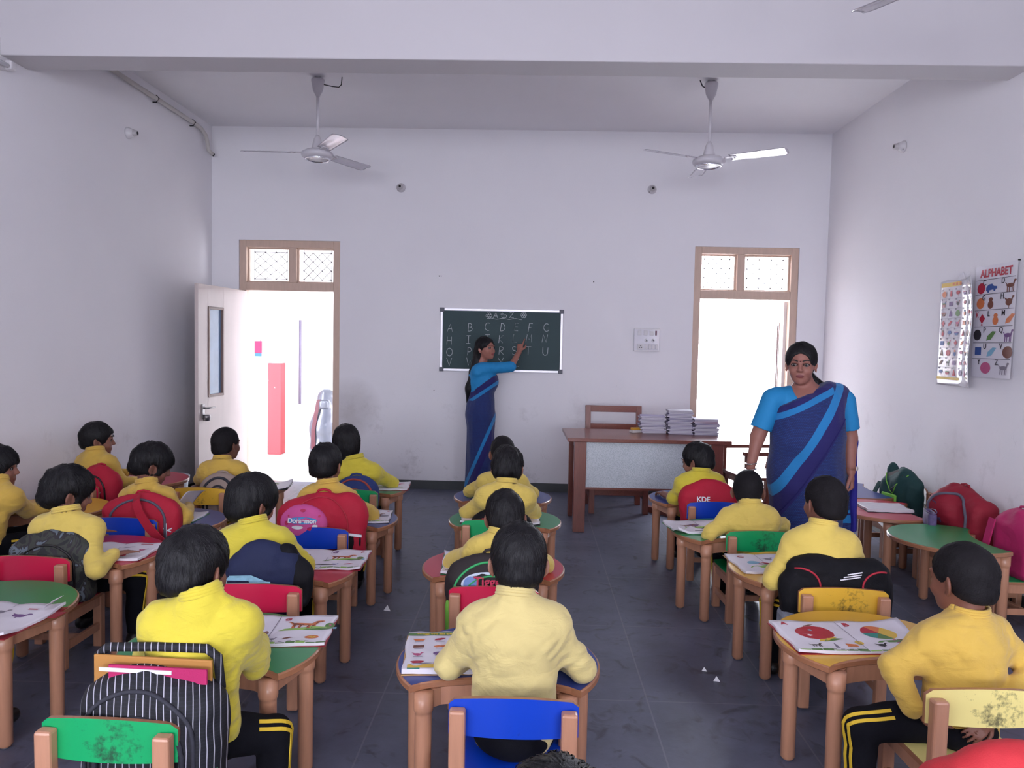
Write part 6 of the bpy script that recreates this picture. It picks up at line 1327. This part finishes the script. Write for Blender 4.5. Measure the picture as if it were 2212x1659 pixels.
book('open animal picture book on the red table left of the middle column', -.955, 3.56, 2, .37, .31, prints=goat(.075, .01, .95)+[('line', .0, -.10, .13, .006, 'blk'), ('leaf', .12, -.09, .05, .018, 'red'), ('bird', .06, -.095, .03, .03, 'blue')]+scatter(-.16, -.05, -.1, .1, 4, 5), letters=[('G', .02, .105, .04, 'pur'), ('P', .15, .11, .03, 'red')], strip='grn', seed=8)
book('picture book on the blue table beside the red double backpack', -.97, 4.46, 6, .30, .30, prints=[('leaf', .07, -.02, .12, .08, 'lgrn'), ('beast', .06, .02, .1, .08, 'brn'), ('ball', .11, .0, .06, .06, 'gry'), ('leaf', .07, -.1, .08, .02, 'org')], letters=[('P', .13, .11, .03, 'red')], strip='grn', seed=9, cov='dark')
book('book with a brown animal on the green table near the left doorway', -1.0, 5.42, 5, .27, .27, False, prints=[('leaf', 0, -.04, .2, .07, 'lgrn'), ('beast', .0, .02, .18, .09, 'pnk'), ('line', 0, -.1, .2, .008, 'grn')], seed=10)
book('pale book with a raised corner in the glare by the left doorway', -1.87, 5.32, 8, .34, .25, prints=scatter(-.12, .12, -.08, .08, 5, 6), seed=11, curl=.035, cov='dark')
book('open picture book under the flat hand of the boy by the camouflage bag', -2.0, 3.59, 3, .37, .29, prints=[('ball', .06, -.08, .075, .045, 'red'), ('ball', .06, -.075, .05, .02, 'org'), ('leaf', .05, .06, .06, .03, 'gry'), ('bird', .13, .02, .05, .04, 'pnk'), ('line', .11, .115, .06, .01, 'red'), ('bowl', -.02, -.04, .07, .035, 'brn'), ('tall', -.1, .06, .04, .05, 'blue')]+scatter(-.16, .0, -.1, .1, 5, 7), seed=12)
r, zf = book('book whose page is being lifted, on the blue table at the left', -2.03, 4.33, 0, .26, .23, prints=[('leaf', .04, -.04, .1, .06, 'grn'), ('bird', .06, -.03, .06, .05, 'brn')], seed=13, cov='green')
put('lifted_leaf', MB().grid(lambda u, v: (-.02+.15*u*(1-.25*u), -.07+.23*v, .012+.16*math.sin(u*1.5)*(1-.25*v)+.0*v), 14, 8), PGM, r, solid=.0008)
r, zf = book('crumpled open picture book on the green table cut by the left picture edge', -1.965, 2.69, -4, .38, .32, prints=[('bird', .0, .06, .07, .05, 'gry'), ('bird', .1, .03, .08, .05, 'pur'), ('leaf', .0, -.08, .08, .05, 'red'), ('line', .1, .1, .04, .01, 'red')]+scatter(-.16, .12, -.1, .1, 8, 8), seed=14, curl=.03)
put('torn_corner', MB().add([(.15, .09, .02), (.20, .13, .06), (.19, .05, .05), (.14, .15, .03)], [(0, 1, 3), (0, 2, 1)]), PGM, r, solid=.0008)
put('red_flap', MB().box((.2, .08, .003), (.05, .06, .002)), COV['red'], r)
book('crumpled open book on the green table right of the aisle', 1.0, 4.41, 8, .37, .28, prints=[('leaf', -.03, -.03, .2, .07, 'lgrn'), ('leaf', .05, -.02, .12, .05, 'grn'), ('bird', -.03, .02, .09, .07, 'pur'), ('beast', -.07, .01, .1, .06, 'brn'), ('leaf', .08, .04, .07, .05, 'gry'), ('line', -.05, -.11, .05, .012, 'blk')], seed=15, curl=.045, th=.013, cov='green')
book('book open at letter C under the hand of the boy right of the aisle', 1.155, 3.69, 5, .31, .31, prints=[('leaf', -.03, -.06, .17, .07, 'lgrn'), ('car', .0, -.01, .12, .06, 'red'), ('bird', .04, .06, .06, .05, 'gry'), ('ball', -.06, .0, .06, .05, 'sky'), ('line', -.02, -.12, .06, .016, 'blk')], letters=[('C', -.09, .10, .045, 'red')], cov='tan', seed=16)
ball = []
for i, c in enumerate(('yel', 'org', 'red', 'teal', 'grn', 'yel')): ball.append(('wedge%d' % i, .115, .025, .1, .1, c))
_sh = shape
def shape(kind, cx, cy, w_, h_):
    if kind.startswith('wedge'):
        i = int(kind[5:]); a0 = i*math.pi/3; return [[(cx, cy)]+[(cx+w_*.62*math.cos(a0+math.pi/3*t/5), cy+h_*.62*math.sin(a0+math.pi/3*t/5)) for t in range(6)]]
    return _sh(kind, cx, cy, w_, h_)
book('open picture book with a red apple and a beach ball, front right', 1.185, 2.765, 4, .50, .29, prints=[('ball', -.125, .025, .14, .125, 'red'), ('leaf', -.10, -.035, .09, .05, 'yel'), ('leaf', -.085, -.045, .09, .035, 'grn'), ('ball', -.13, .05, .022, .016, 'sky'), ('ball', -.115, .055, .02, .016, 'sky'), ('leaf', -.12, .095, .05, .02, 'brn')]+ball+[('leaf', .13, -.055, .15, .035, 'grn'), ('ball', .17, -.05, .06, .035, 'brn'), ('tall', .14, -.05, .03, .04, 'pnk'), ('beast', -.17, -.09, .05, .035, 'blk'), ('tri', -.1, -.095, .02, .04, 'gry'), ('box', -.04, -.09, .05, .035, 'org'), ('bird', .07, -.09, .05, .035, 'blk'), ('ball', .15, -.09, .045, .03, 'pur'), ('ball', .0, -.06, .03, .035, 'yel')]+sm(-.15, -.125)+sm(.08, -.125), letters=[('A', -.205, .115, .036, 'red'), ('B', .03, .105, .04, 'red')], strip='grn', seed=17, curl=.02)
book('pale closed book on the red table near the right wall', 2.36, 5.09, -4, .29, .24, False, cov='dark', seed=18, th=.016, pmat=mat('book_back', (206, 200, 206), .5))
